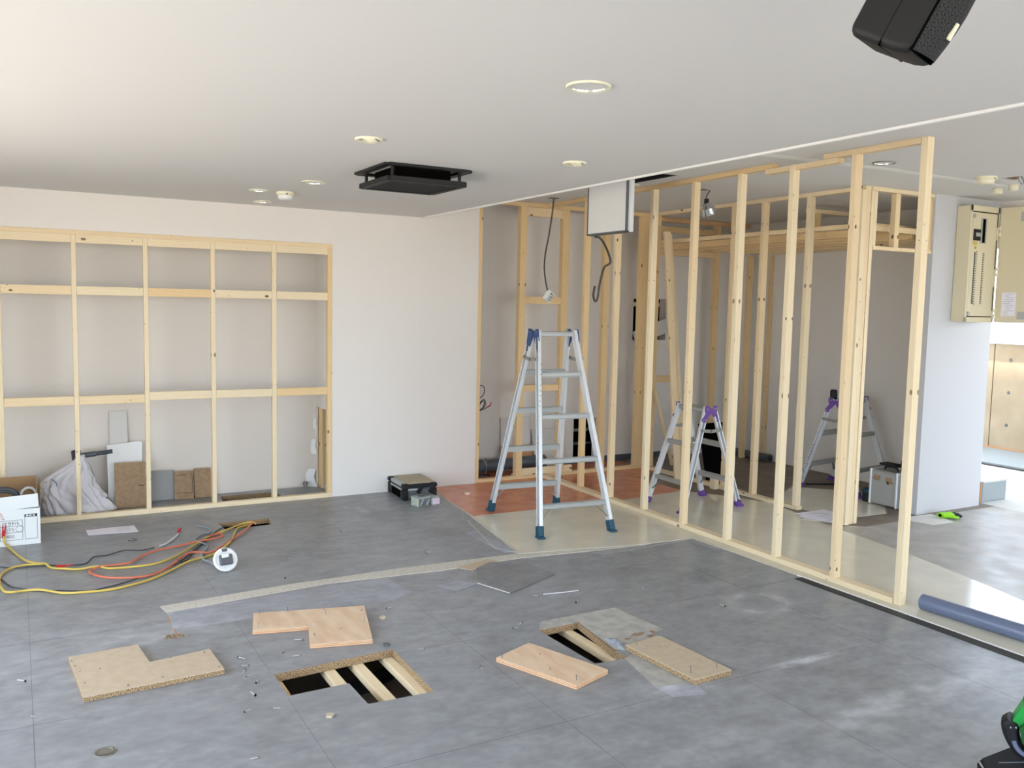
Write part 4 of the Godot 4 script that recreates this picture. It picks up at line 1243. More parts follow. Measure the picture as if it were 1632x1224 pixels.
func build_niche_things():
	leaning("plasterboard_offcut", "tall narrow white plasterboard offcut leaning on the niche wall behind the wider one", "board", 0.612, 0.738, 0.722, -7.30, -7.372, 0.010, M.plaster, "offcuts leaning in the niche")
	var wide := mb()
	prism(wide, pv([-0.125, 0, 0.10, 0, 0.118, 0.30, 0.128, 0.475, 0.105, 0.487, -0.06, 0.472, -0.125, 0.468]), -0.006, 0.006, Transform3D(Basis(Vector3(1, 0, 0), Vector3(0, 0.35, 0.94).normalized(), Vector3(0, 0.985, -0.17)), Vector3(0.71, 0.006, -7.225)))
	tag(obj("plasterboard_offcut", wide, M.white), "wide white plasterboard offcut leaning in the niche behind the brown board", "board", "offcuts leaning in the niche")
	var hb := thing("hardboard_sheet", "square brown hardboard sheet leaning in the niche in front of white offcuts", "board", Vector3(0.735, 0, -7.135), 0.0, "offcuts leaning in the niche")
	var s1 := mb()
	bar(s1, Vector3(0, 0.002, 0), Vector3(0.004, 0.345, -0.055), 0.226, 0.008, 0.001)
	obj("sheet", s1, M.hardboard, hb)
	var s2 := mb()
	for k in [[0.06, 0.165, 0.02], [0.08, 0.163, 0.012], [0.10, 0.168, 0.008]]: bar(s2, Vector3(k[0], k[1], -0.0215), Vector3(k[0] + k[2], k[1] + 0.003, -0.0218), 0.006, 0.001)
	obj("scratch", s2, M.ink, hb)
	leaning("flooring_offcut", "gray flooring offcut leaning on the niche wall between two studs", "board", 0.895, 1.074, 0.232, -7.30, -7.360, 0.008, M.slate, "offcuts leaning in the niche")
	var cb := thing("chipboard_offcut", "brown chipboard offcut with a sawn line leaning in the niche beside the gray offcut", "board", Vector3(1.145, 0, -7.27), 0.0, "offcuts leaning in the niche")
	var s3 := mb()
	bar(s3, Vector3(-0.005, 0.002, 0), Vector3(0.0, 0.222, -0.06), 0.146, 0.009, 0.001)
	obj("sheet", s3, M.hardboard, cb)
	var s4 := mb()
	bar(s4, Vector3(-0.06, 0.055, -0.0095), Vector3(0.065, 0.05, -0.008), 0.003, 0.002, 0.0, Vector3.UP)
	bar(s4, Vector3(0.06, 0.05, -0.008), Vector3(0.062, 0.20, -0.049), 0.003, 0.002)
	bar(s4, Vector3(-0.06, 0.19, -0.046), Vector3(0.02, 0.195, -0.048), 0.003, 0.002, 0.0, Vector3.UP)
	obj("saw_line", s4, M.ink, cb)
	var cd := thing("chipboard_offcut", "brown chipboard offcut with a dark end edge leaning farthest right of the niche boards", "board", Vector3(1.287, 0, -7.285), 0.0, "offcuts leaning in the niche")
	var s5 := mb()
	bar(s5, Vector3(0, 0.002, 0), Vector3(0.002, 0.232, -0.055), 0.126, 0.010, 0.001)
	obj("sheet", s5, M.hardboard, cd)
	var s6 := mb()
	bar(s6, Vector3(0.0625, 0.004, 0.001), Vector3(0.0645, 0.228, -0.053), 0.007, 0.013, 0.001)
	obj("dark_edge", s6, M.ply_edge, cd)
	# sack of rubble
	var sack := thing("rubble_sack", "crumpled white woven sack slumped in the niche behind the cardboard box", "sack", Vector3(0.36, 0, -7.13))
	var rows := []
	rng.seed = 21
	var nz := FastNoiseLite.new()
	nz.seed = 4
	nz.frequency = 2.2
	nz.fractal_octaves = 3
	var prof := [[0.0, 0.03, 0.215, 0.13], [0.015, 0.03, 0.225, 0.145], [0.06, 0.02, 0.225, 0.15], [0.11, 0.0, 0.215, 0.15], [0.16, -0.03, 0.205, 0.145], [0.21, -0.05, 0.19, 0.135], [0.26, -0.04, 0.165, 0.12], [0.31, -0.01, 0.12, 0.10], [0.35, 0.015, 0.08, 0.075], [0.38, 0.025, 0.05, 0.05], [0.41, 0.035, 0.03, 0.03], [0.43, 0.04, 0.018, 0.02]]
	var n := 72
	for i in 34:
		var t := i / 33.0 * (prof.size() - 1)
		var k := mini(int(t), prof.size() - 2)
		var w := t - k
		var y := lerpf(prof[k][0], prof[k + 1][0], w)
		var cx := lerpf(prof[k][1], prof[k + 1][1], w)
		var rx := lerpf(prof[k][2], prof[k + 1][2], w)
		var rz := lerpf(prof[k][3], prof[k + 1][3], w)
		var ring := []
		for j in n:
			var a := TAU * j / n
			var d := nz.get_noise_3d(cos(a) * 1.1, y * 2.2, sin(a) * 1.1)
			var fold := absf(nz.get_noise_3d(cos(a) * 2.2 + 5.0, y * 1.1 - cos(a) * 0.4, sin(a) * 2.2))
			var r := 1.0 + 0.22 * d - 0.8 * maxf(0.0, 0.20 - fold) * minf(1.0, y * 12.0)
			ring.append(Vector3(cx + cos(a) * rx * r, maxf(0.002, y + 0.018 * d * minf(1.0, y * 20)), sin(a) * rz * r))
		rows.append(ring)
	var sm := mb()
	skin(sm, rows)
	obj("bag", sm, M.sack, sack)
	# the side of the bag that sags away to the left, with its drawstring
	var lob := []
	for i in 16:
		var t := i / 15.0
		var y := lerpf(0.085, 0.32, t)
		var rr := sin(PI * (0.08 + 0.86 * t))
		var ring := []
		for j in 40:
			var a := TAU * j / 40
			var d := nz.get_noise_3d(cos(a) * 1.3 + 9.0, y * 4.0, sin(a) * 1.3)
			ring.append(Vector3(-0.135 + 0.05 * t + cos(a) * 0.115 * rr * (1 + 0.3 * d), y, 0.0 + sin(a) * 0.10 * rr * (1 + 0.3 * d)))
		lob.append(ring)
	var lm := mb()
	skin(lm, lob)
	obj("bulge", lm, M.sack, sack)
	var str_ := mb()
	tube(str_, curve([Vector3(-0.165, 0.285, 0.085), Vector3(-0.135, 0.262, 0.118), Vector3(-0.128, 0.235, 0.125)], 0.01), 0.003, 6)
	obj("drawstring", str_, M.blue, sack)
	var tee := thing("pipe_tee", "dark gray pipe with a tee joint lying on top of the white sack", "pipe", Vector3(0.37, 0.425, -7.20))
	var tm := mb()
	lathe(tm, [Vector2(0.024, -0.035), Vector2(0.033, -0.035), Vector2(0.033, 0.03), Vector2(0.024, 0.03), Vector2(0.024, -0.035)], 20, Transform3D(Basis.from_euler(Vector3(0.15, 0, 0.1)), Vector3.ZERO))
	obj("tee", tm, M.dark_cable, tee)
	var pm := mb()
	tube(pm, [Vector3(0.02, -0.010, 0.0), Vector3(0.13, 0.001, 0.01)], 0.020, 16)
	obj("socket", pm, M.pvc, tee)
	var pm2 := mb()
	tube(pm2, [Vector3(0.12, 0.0, 0.01), Vector3(0.245, 0.014, 0.02)], 0.016, 16)
	obj("pipe", pm2, M.dark_cable, tee)
	# cardboard box
	var b := thing("cardboard_box", "open white cardboard box with printed product table at the left edge of the floor", "box", Vector3(-0.11, 0, -6.55), deg_to_rad(0.8))
	var W := 0.215
	var Dp := 0.21
	var H := 0.235
	block("front_panel", b, Vector3(-W, 0.0, Dp), Vector3(W, H, Dp + 0.005), M.card_white, 0.001)
	block("back_panel", b, Vector3(-W, 0.0, -Dp), Vector3(W, H, -Dp + 0.005), M.card, 0.001)
	block("side_panel", b, Vector3(W - 0.005, 0.0, -Dp), Vector3(W, H, Dp), M.card_white, 0.001)
	block("side_panel", b, Vector3(-W, 0.0, -Dp), Vector3(-W + 0.005, H, Dp), M.card, 0.001)
	block("bottom_panel", b, Vector3(-W, 0.0, -Dp), Vector3(W, 0.004, Dp), M.card, 0.001)
	var fl := mb()
	bar(fl, Vector3(0, H - 0.003, Dp + 0.0035), Vector3(-0.004, H + 0.083, Dp - 0.003), 2 * W - 0.012, 0.004, 0.001)
	obj("front_flap", fl, M.card_white, b)
	var fb := mb()
	bar(fb, Vector3(0, H, -Dp + 0.003), Vector3(0, H + 0.13, -Dp - 0.03), 2 * W - 0.01, 0.004, 0.001)
	obj("back_flap", fb, M.card, b)
	var fr := mb()
	bar(fr, Vector3(W - 0.003, H, -0.02), Vector3(W + 0.008, H + 0.12, -0.02), 0.004, 2 * Dp - 0.06, 0.001)
	obj("side_flap", fr, M.card, b)
	var z := Dp + 0.0055
	var pr := Node3D.new()
	pr.name = "front_print"
	pr.transform = Transform3D(Basis.from_scale(Vector3(1.4, 1.35, 1.0)), Vector3(-0.0788, -0.0373, 0))
	b.add_child(pr, true)
	var ln := mb()
	for y in [0.055, 0.092, 0.122, 0.150]:
		var yy: float = y
		if y == 0.055 or y == 0.150 or true: span(ln, Vector3(-0.09, yy - 0.0007, z - 0.0005), Vector3(0.137, yy + 0.0007, z + 0.0004))
	for x in [0.048, 0.137]: span(ln, Vector3(x - 0.0007, 0.055, z - 0.0005), Vector3(x + 0.0007, 0.150, z + 0.0004))
	for x in [0.147, 0.197]: span(ln, Vector3(x - 0.0007, 0.055, z - 0.0005), Vector3(x + 0.0007, 0.175, z + 0.0004))
	span(ln, Vector3(0.147, 0.0545, z - 0.0005), Vector3(0.197, 0.056, z + 0.0004))
	span(ln, Vector3(0.147, 0.162, z - 0.0005), Vector3(0.197, 0.175, z + 0.0004))
	for k in 24:
		var a0 := TAU * k / 24
		var a1 := TAU * (k + 1) / 24
		bar(ln, Vector3(0.126 + cos(a0) * 0.016, 0.107 + sin(a0) * 0.014, z), Vector3(0.126 + cos(a1) * 0.016, 0.107 + sin(a1) * 0.014, z), 0.0012, 0.0008)
	obj("printed_table", ln, M.ink, pr)
	# katakana and header strokes
	var kt := mb()
	var strokes := [[0.080, 0.128, 0.094, 0.128], [0.084, 0.134, 0.083, 0.122], [0.091, 0.134, 0.089, 0.122], [0.089, 0.122, 0.085, 0.117], [0.099, 0.134, 0.099, 0.117], [0.099, 0.127, 0.105, 0.124], [0.104, 0.134, 0.107, 0.131], [0.112, 0.133, 0.110, 0.117], [0.118, 0.134, 0.118, 0.118], [0.118, 0.118, 0.124, 0.124]]
	for q in strokes: bar(kt, Vector3(q[0], q[1] + 0.0105, z), Vector3(q[2], q[3] + 0.0105, z), 0.0022, 0.0008)
	obj("printed_word", kt, M.ink, pr)
	var hd := mb()
	for x in [0.156, 0.169, 0.183]: span(hd, Vector3(x - 0.004, 0.1655, z), Vector3(x + 0.006, 0.172, z + 0.001))
	obj("header_mark", hd, M.card_white, pr)
	lettering("PP", 0.018, M.ink, at(Vector3(0.066, 0.136, z)), pr)
	lettering("C-15", 0.020, M.ink, at(Vector3(0.083, 0.107, z)), pr)
	lettering("400", 0.021, M.ink, at(Vector3(0.088, 0.073, z)), pr)
	lettering("B", 0.02, M.ink, at(Vector3(0.036, 0.073, z)), pr)
	var rd := mb()
	for q in [[0.036, 0.157, 0.052, 0.190], [0.052, 0.190, 0.066, 0.157], [0.066, 0.157, 0.059, 0.157], [0.059, 0.157, 0.055, 0.166], [0.055, 0.166, 0.047, 0.166], [0.047, 0.166, 0.043, 0.157], [0.048, 0.172, 0.055, 0.172], [0.050, 0.179, 0.055, 0.172], [0.030, 0.18, 0.030, 0.157], [0.03, 0.157, 0.043, 0.157]]: bar(rd, Vector3(q[0], q[1], z), Vector3(q[2], q[3], z), 0.002, 0.0008)
	obj("printed_mark", rd, M.red, pr)
	var tr := mb()
	lathe(tr, [Vector2(0.036, -0.025), Vector2(0.050, -0.025), Vector2(0.050, 0.025), Vector2(0.036, 0.025), Vector2(0.036, -0.025)], 28, Transform3D(Basis.from_euler(Vector3(PI / 2 - 0.3, 0.1, 0)), Vector3(0.02, 0.285, -0.54 + 0.45)))
	var t1 := MeshInstance3D.new()
	var to := thing("tape_roll", "roll of translucent tape standing in the open cardboard box", "tape", Vector3(0.043, 0.295, -6.50))
	var tm2 := mb()
	lathe(tm2, [Vector2(0.036, -0.022), Vector2(0.050, -0.022), Vector2(0.050, 0.022), Vector2(0.036, 0.022), Vector2(0.036, -0.022)], 28, Transform3D(Basis.from_euler(Vector3(PI / 2 - 0.25, 0.2, 0)), Vector3.ZERO))
	obj("tape", tm2, M.clear_lid, to)
	var tc := mb()
	lathe(tc, [Vector2(0.033, -0.023), Vector2(0.0358, -0.023), Vector2(0.0358, 0.023), Vector2(0.033, 0.023), Vector2(0.033, -0.023)], 28, Transform3D(Basis.from_euler(Vector3(PI / 2 - 0.25, 0.2, 0)), Vector3.ZERO))
	obj("core", tc, M.card, to)
	t1.free()
	var dr := thing("cable_reel", "dark coil of cable lying in the open cardboard box at the left edge", "cable coil", Vector3(-0.10, 0.30, -6.46))
	for k in 3:
		var cm := mb()
		var pts := []
		for j in 33:
			var a := TAU * j / 32
			pts.append(Vector3(cos(a) * (0.085 - 0.008 * k), sin(a) * (0.05 - 0.006 * k) + 0.0, 0.02 * k - 0.02))
		tube(cm, pts, 0.011, 8, false)
		obj("loop", cm, M.dark_cable if k != 1 else M.box_grey, dr)
	# filling that carries them
	tag(block("packing", null, Vector3(-0.315, 0.006, -6.75), Vector3(0.095, 0.24, -6.35), M.black_soft, 0.02), "dark contents filling the open cardboard box under the tape and coil", "contents")
	var ts := thing("floor_spigot", "small steel pipe cap on the niche floor near the torn wall opening", "pipe cap", Vector3(2.13, 0, -7.30))
	var tsm := mb()
	lathe(tsm, [Vector2(0.012, 0), Vector2(0.012, 0.03), Vector2(0.022, 0.032), Vector2(0.024, 0.05), Vector2(0.014, 0.062), Vector2(0, 0.064)], 14)
	obj("cap", tsm, M.steel, ts)

# ---------------------------------------------------------------- things in the recess
func build_recess_things():
	var p := thing("drain_pipe", "thick dark gray drain pipe along the recess floor, held by a steel clamp", "pipe", Vector3(3.62, 0.085, -7.22))
	var st := mb()
	tube(st, [Vector3(0, 0, 0), Vector3(0.86, 0.012, 0)], 0.055, 24)
	obj("pipe", st, M.pvc, p)
	for x in [0.12, 0.80]:
		var cl := mb()
		tube(cl, [Vector3(x, 0.001, 0), Vector3(x + 0.06, 0.002, 0)], 0.06, 24)
		obj("collar", cl, M.pvc, p)
	var ck := mb()
	for s in [0.0, 0.028]:
		bar(ck, Vector3(0.185 + s * 0.2, -0.081, 0.064 - s), Vector3(0.185 + s * 0.2, 0.085, 0.064 - s), 0.006, 0.006, 0.001)
	bar(ck, Vector3(0.16, 0.065, 0.05), Vector3(0.19, 0.015, 0.066), 0.012, 0.004, 0.001)
	bar(ck, Vector3(0.12, -0.075, 0.06), Vector3(0.24, -0.079, 0.06), 0.012, 0.004, 0.001)
	obj("clamp", ck, M.steel, p)
	var rb := mb()
	tube(rb, curve([Vector3(0.02, -0.06, 0.11), Vector3(0.12, -0.055, 0.10), Vector3(0.2, -0.07, 0.12)]), 0.007, 6)
	obj("drain_hose", rb, M.black, p)
	var pf := thing("plastic_tube", "short gray plastic tube lying on recess floor in front of the drain pipe", "tube", Vector3(4.02, 0.018, -7.05))
	var pt := mb()
	tube(pt, [Vector3(0, 0, 0), Vector3(0.36, 0.004, -0.02)], 0.014, 14)
	obj("tube", pt, M.alu, pf)
	leaning("plasterboard_offcut", "pale plasterboard offcut leaning behind the drain pipe, left one of two in recess", "board", 4.065, 4.39, 0.515, -7.33, -7.375, 0.010, M.plaster, "offcuts leaning in the recess")
	leaning("plasterboard_offcut", "pale plasterboard offcut leaning in the recess behind the second post, lower of two", "board", 4.412, 4.73, 0.385, -7.27, -7.36, 0.010, M.plaster, "offcuts leaning in the recess")
	var rbm := mb()
	bar(rbm, Vector3(4.22, 0.10, -7.29), Vector3(4.22, 0.245, -7.325), 0.36, 0.014, 0.001)
	tag(obj("brown_board", rbm, M.ply_edge), "reddish brown board standing behind the drain pipe in the recess", "board")
	for q in [["gray wire loop sticking out beside the wall end, upper one of two", [Vector3(3.685, 0.865, -7.10), Vector3(3.715, 0.86, -7.08), Vector3(3.732, 0.82, -7.08), Vector3(3.72, 0.77, -7.09), Vector3(3.685, 0.745, -7.10)], "upper"], ["bunch of gray wires with red tips beside the wall end, lower one of two", [Vector3(3.68, 0.69, -7.10), Vector3(3.72, 0.735, -7.08), Vector3(3.74, 0.72, -7.08), Vector3(3.735, 0.67, -7.08), Vector3(3.68, 0.62, -7.10)], "lower"]]:
		var w := thing("wall_wire", q[0], "wire")
		var wm := mb()
		tube(wm, curve(q[1], 0.01), 0.004, 6)
		if q[2] == "lower":
			tube(wm, curve([Vector3(3.68, 0.64, -7.09), Vector3(3.71, 0.66, -7.07), Vector3(3.73, 0.72, -7.07), Vector3(3.70, 0.71, -7.08), Vector3(3.68, 0.66, -7.1)], 0.01), 0.004, 6)
			tube(wm, curve([Vector3(3.68, 0.635, -7.08), Vector3(3.72, 0.65, -7.06), Vector3(3.755, 0.672, -7.05)], 0.01), 0.004, 6)
		obj("wire", wm, M.brown_cable, w)
		if q[2] == "lower":
			var t := mb()
			bar(t, Vector3(3.752, 0.670, -7.05), Vector3(3.785, 0.685, -7.05), 0.009, 0.009, 0.002)
			bar(t, Vector3(3.775, 0.685, -7.05), Vector3(3.79, 0.712, -7.05), 0.006, 0.006, 0.001)
			obj("tip", t, M.red, w)
	# toolbox with two boxes of screws
	var b := thing("toolbox", "gray and black toolbox with dusty olive lid standing against the white wall", "toolbox", Vector3(2.86, 0, -6.70), deg_to_rad(-3))
	var hx := 0.145
	var hz := 0.195
	var bm := mb()
	bx(bm, at(Vector3(0, 0.048, 0)), Vector3(2 * hx - 0.02, 0.096, 2 * hz - 0.02), 0.008)
	obj("body", bm, M.box_grey, b)
	for sx in [-1.0, 1.0]:
		for sz in [-1.0, 1.0]:
			var cm := mb()
			bx(cm, at(Vector3(sx * (hx - 0.02), 0.046, sz * (hz - 0.02))), Vector3(0.046, 0.092, 0.046), 0.008)
			obj("corner_guard", cm, M.black, b)
			var lm := mb()
			bx(lm, at(Vector3(sx * (hx - 0.022), 0.116, sz * (hz - 0.022))), Vector3(0.055, 0.036, 0.055), 0.012)
			obj("lid_corner", lm, M.black, b)
	block("lid", b, Vector3(-hx + 0.008, 0.098, -hz + 0.008), Vector3(hx - 0.008, 0.128, hz - 0.008), M.box_light, 0.01)
	block("lid_edge", b, Vector3(-hx + 0.02, 0.10, hz - 0.014), Vector3(hx - 0.02, 0.132, hz - 0.002), M.black, 0.004)
	block("lid_panel", b, Vector3(-hx + 0.05, 0.127, -hz + 0.012), Vector3(hx - 0.004, 0.138, hz - 0.03), M.box_olive, 0.004)
	block("lid_inlay", b, Vector3(-hx + 0.075, 0.1375, -hz + 0.04), Vector3(hx - 0.045, 0.1405, hz - 0.06), M.box_olive, 0.001)
	var grv := mb()
	for q in [[0.055, 0.055], [0.085, -0.01], [0.07, 0.10]]: bx(grv, at(Vector3(q[0], 0.140, q[1])), Vector3(0.05, 0.004, 0.012), 0.001)
	obj("lid_rib", grv, M.box_olive, b)
	block("side_recess", b, Vector3(-hx - 0.001, 0.012, -0.10), Vector3(-hx + 0.006, 0.075, 0.11), M.void_dark)
	block("side_rail", b, Vector3(-hx - 0.004, 0.078, -0.12), Vector3(-hx + 0.004, 0.092, 0.14), M.box_light)
	for x in [-0.02, 0.085]:
		var h := mb()
		bar(h, Vector3(x, 0.055, hz - 0.004), Vector3(x + 0.045, 0.13, hz + 0.008), 0.034, 0.014, 0.004)
		obj("latch", h, M.black, b)
	block("front_strip", b, Vector3(-0.10, 0.080, hz - 0.013), Vector3(0.02, 0.094, hz - 0.004), M.box_light)
	var s1 := thing("screw_box", "clear greenish box full of dark screws on the floor before the toolbox", "screw box", Vector3(2.775, 0, -6.325), deg_to_rad(14))
	block("body", s1, Vector3(-0.058, 0.0, -0.05), Vector3(0.062, 0.066, 0.045), M.clear_green, 0.004)
	block("screws", s1, Vector3(-0.050, 0.004, 0.0445), Vector3(0.060, 0.060, 0.0475), M.screws, 0.001)
	block("lid", s1, Vector3(-0.062, 0.066, -0.054), Vector3(0.065, 0.074, 0.050), M.clear_lid, 0.002)
	block("lid_window", s1, Vector3(-0.02, 0.073, -0.04), Vector3(0.05, 0.075, 0.03), M.box_grey, 0.0)
	var hm := mb()
	tube(hm, curve([Vector3(-0.058, 0.06, 0.0), Vector3(-0.075, 0.045, 0.02), Vector3(-0.078, 0.02, 0.02), Vector3(-0.062, 0.01, 0.01)], 0.01), 0.004, 6)
	obj("handle", hm, M.clear_green, s1)
	for q in [[-0.04, 0.006, -0.005, 0.058], [0.025, 0.008, 0.055, 0.05]]:
		var gl := mb()
		bar(gl, Vector3(q[0], q[1], 0.048), Vector3(q[2], q[3], 0.048), 0.005, 0.001)
		obj("label_stripe", gl, M.white, s1)
	var s2 := thing("screw_box", "small pink-labelled clear box on the floor beside the green screw box", "screw box", Vector3(2.885, 0, -6.33), deg_to_rad(18))
	block("body", s2, Vector3(-0.036, 0.0, -0.055), Vector3(0.038, 0.056, 0.04), M.clear_lid, 0.003)
	block("label", s2, Vector3(-0.034, 0.002, 0.0395), Vector3(0.036, 0.054, 0.042), M.pink, 0.001)
	block("lid", s2, Vector3(-0.040, 0.056, -0.06), Vector3(0.042, 0.063, 0.045), M.clear_lid, 0.002)
	tag(block("wood_block", null, Vector3(3.262, 0.003, -6.515), Vector3(3.302, 0.024, -6.49), M.woods[0]), "tiny pale wood block lying on the reddish board floor", "wood block")

# ---------------------------------------------------------------- things on the floor
# board from a plan outline, with layered edge and nails standing in it
func board(label: String, poly: Array, h: float, face: Material, edge: Material, nails: Array, lift := 0.0, group := "cut floor boards"):
	var c := Vector2.ZERO
	var pts := pv(poly)
	for p in pts: c += p
	c /= pts.size()
	for i in pts.size(): pts[i] -= c
	var o := thing("floor_board_offcut", label, "board", Vector3(c.x, lift, c.y), 0.0, group)
	var st := mb()
	prism(st, pts, 0.001, h - 0.003)
	obj("core", st, edge, o)
	var fs := mb()
	prism(fs, pts, h - 0.003, h)
	obj("face", fs, face, o)
	if edge == M.ply_edge:
		var grown := Geometry2D.offset_polygon(pts, 0.0006)
		if grown.size() > 0:
			for y in [0.006, 0.014]:
				var ly := mb()
				prism(ly, grown[0], y - 0.0015, y + 0.0015)
				obj("ply_layer", ly, M.ply, o)
	for n in nails:
		var nm := mb()
		var q := Vector3(n[0] - c.x, 0, n[1] - c.y)
		var lean := Vector3(rng.randf_range(-0.008, 0.008), 0, rng.randf_range(-0.008, 0.008))
		tube(nm, [q + Vector3(0, h * 0.5, 0), q + lean + Vector3(0, h + n[2], 0)], 0.0017, 6)
		lathe(nm, [Vector2(0, h + n[2]), Vector2(0.004, h + n[2]), Vector2(0.004, h + n[2] + 0.0015), Vector2(0, h + n[2] + 0.002)], 8, at(q + lean))
		obj("nail", nm, M.steel, o)
	return o

func build_floor_things():
	rng.seed = 31
	board("L-shaped chipboard cut-out with pale face lying nearest the left edge", [0.165, -4.18, 0.447, -4.199, 0.471, -3.966, 0.727, -4.002, 0.742, -3.749, 0.196, -3.721], 0.024, M.chip_face, M.chip, [[0.178, -4.13, 0.002], [0.19, -4.05, 0.003], [0.195, -3.99, 0.002], [0.21, -3.856, 0.002], [0.357, -3.76, 0.002], [0.277, -3.984, 0.002], [0.507, -3.975, 0.002], [0.551, -3.966, 0.002], [0.70, -3.96, 0.008], [0.72, -3.78, 0.002], [0.49, -3.772, 0.002]])
	board("L-shaped plywood cut-out with upright nails lying behind the large L-shaped hole", [1.012, -4.383, 1.55, -4.245, 1.425, -3.786, 1.147, -3.856, 1.207, -4.083, 0.952, -4.145], 0.022, M.ply, M.ply_edge, [[1.035, -4.36, 0.020], [1.174, -4.335, 0.024], [1.345, -4.28, 0.026], [1.331, -4.20, 0.022], [1.467, -4.02, 0.022], [0.985, -4.165, 0.024], [1.221, -4.065, 0.02], [1.2, -3.95, 0.012], [1.33, -3.976, 0.004], [1.51, -4.18, 0.006]])
	board("rectangular plywood cut-out with pale top lying left of the narrow floor slot", [1.844, -3.338, 2.066, -3.425, 2.22, -3.005, 2.007, -2.934], 0.022, M.ply, M.ply_edge, [[1.862, -3.325, 0.018], [2.055, -3.40, 0.012], [2.04, -3.28, 0.004], [1.99, -3.12, 0.008], [2.035, -2.975, 0.022]])
	board("long chipboard cut-out lying across the bare patch right of the floor slot", [2.453, -3.19, 2.674, -3.208, 2.705, -2.751, 2.488, -2.744], 0.026, M.chip_face, M.chip, [[2.50, -3.16, 0.006], [2.66, -2.80, 0.045], [2.515, -2.80, 0.035], [2.58, -3.09, 0.002]])
	# torn insulation in the slot
	var ins := mb()
	var rows := []
	var nz := FastNoiseLite.new()
	nz.seed = 8
	nz.frequency = 18.0
	for i in 12:
		var t := i / 11.0
		var c := Vector3(lerpf(2.455, 2.47, t), -0.016, lerpf(-3.36, -3.15, t))
		var ring := []
		for j in 16:
			var a := TAU * j / 16
			var r := (0.012 + 0.020 * sin(PI * t)) * (1.0 + 0.9 * nz.get_noise_3d(cos(a) * 0.1, sin(a) * 0.1, t * 0.6))
			ring.append(c + Vector3(cos(a) * r * 1.1, sin(a) * r, 0))
		rows.append(ring)
	skin(ins, rows)
	tag(obj("insulation_scrap", ins, M.foam), "torn pale blue insulation scrap at the edge of the narrow floor slot", "insulation")
	# vinyl offcut lifting off the floor
	var vo := thing("vinyl_offcut", "loose dark gray vinyl offcut lying over the old glue line mid-floor", "vinyl sheet", Vector3.ZERO)
	var v := mb()
	prism(v, pv([2.275, -4.36, 2.355, -4.126, 2.779, -4.327, 2.729, -4.58, 2.534, -4.70, 2.40, -4.62]), 0.003, 0.006)
	obj("sheet", v, M.vinyl_dark, vo)
	var ve := mb()
	bar(ve, Vector3(2.275, 0.0065, -4.36), Vector3(2.355, 0.0065, -4.126), 0.006, 0.003)
	obj("cut_edge", ve, M.white, vo)
	var vs := mb()
	prism(vs, pv([2.05, -4.43, 2.12, -4.30, 2.18, -4.32, 2.27, -4.36, 2.22, -4.46]), 0.001, 0.004)
	tag(obj("vinyl_scrap", vs, M.pale_vinyl), "torn curved vinyl scrap with white edge left of the loose vinyl offcut", "vinyl sheet")
	var pk := mb()
	lathe(pk, [Vector2(0.0, 0.004), Vector2(0.034, 0.004), Vector2(0.038, 0.002), Vector2(0.038, 0.0)], 28, at(Vector3(0.236, 0, -3.269)))
	lathe(pk, [Vector2(0.030, 0.0045), Vector2(0.026, 0.0045), Vector2(0.024, 0.003)], 28, at(Vector3(0.236, 0.001, -3.269)))
	bx(pk, at(Vector3(0.236, 0.005, -3.269)), Vector3(0.03, 0.002, 0.004), 0.0)
	tag(obj("floor_outlet", pk, M.steel), "round metal floor outlet cap in the vinyl at the lower left", "floor cap")
	# paper sheet
	var pa := thing("paper_sheet", "creased white paper sheet lying on the floor before the niche frame", "paper", Vector3(0.54, 0.002, -6.47))
	var pp := mb()
	prism(pp, pv([-0.155, -0.08, 0.0, -0.095, 0.15, -0.088, 0.158, 0.105, 0.0, 0.08, -0.15, 0.06]), 0.0, 0.002)
	obj("sheet", pp, M.paper, pa)
	var pl := mb()
	for k in 5: span(pl, Vector3(0.03, 0.0021, -0.06 + 0.025 * k), Vector3(0.12, 0.0024, -0.057 + 0.025 * k))
	obj("print_line", pl, M.alu_dull, pa)
	# downlight lying loose on the floor
	var d := thing("loose_downlight", "white round downlight lying loose on the floor at the cables' end", "downlight", Vector3(1.045, 0.0, -5.23))
	var dxf := Transform3D(Basis.from_euler(Vector3(deg_to_rad(62), deg_to_rad(6), 0)), Vector3(0, 0.068, 0))
	var dm := mb()
	lathe(dm, [Vector2(0.050, 0.004), Vector2(0.062, 0.008), Vector2(0.071, 0.004), Vector2(0.071, -0.004), Vector2(0.058, -0.010), Vector2(0.052, -0.035), Vector2(0, -0.036)], 32, dxf)
	obj("rim", dm, M.white, d)
	var dc := mb()
	lathe(dc, [Vector2(0.050, 0.005), Vector2(0.0, 0.006)], 32, dxf)
	obj("lens", dc, M.card_white, d)
	var db := mb()
	bx(db, dxf * at(Vector3(0, 0.014, 0.004)), Vector3(0.075, 0.022, 0.062), 0.005)
	obj("driver_box", db, M.box_grey, d)
	var dw := mb()
	bx(dw, dxf * at(Vector3(-0.004, 0.022, -0.018)), Vector3(0.042, 0.014, 0.022), 0.003)
	obj("terminal", dw, M.white, d)
	var du := mb()
	bx(du, dxf * at(Vector3(0.0, 0.012, -0.055)), Vector3(0.03, 0.008, 0.018), 0.002)
	obj("clip", du, M.box_grey, d)
	# sawdust
	var saw := mb()
	for k in 40:
		var r := sqrt(rng.randf()) * 0.045
		var a := rng.randf() * TAU
		var s := rng.randf_range(0.004, 0.012)
		bx(saw, Transform3D(Basis.from_euler(Vector3(rng.randf(), rng.randf() * 6, rng.randf())), Vector3(0.625 + cos(a) * r * 1.2, 0.002 + rng.randf() * 0.008 * (1 - r / 0.05), -4.285 + sin(a) * r * 0.7)), Vector3(s, s * 0.5, s * 0.8), 0.0)
	var sd := obj("sawdust_heap", saw, M.chip)
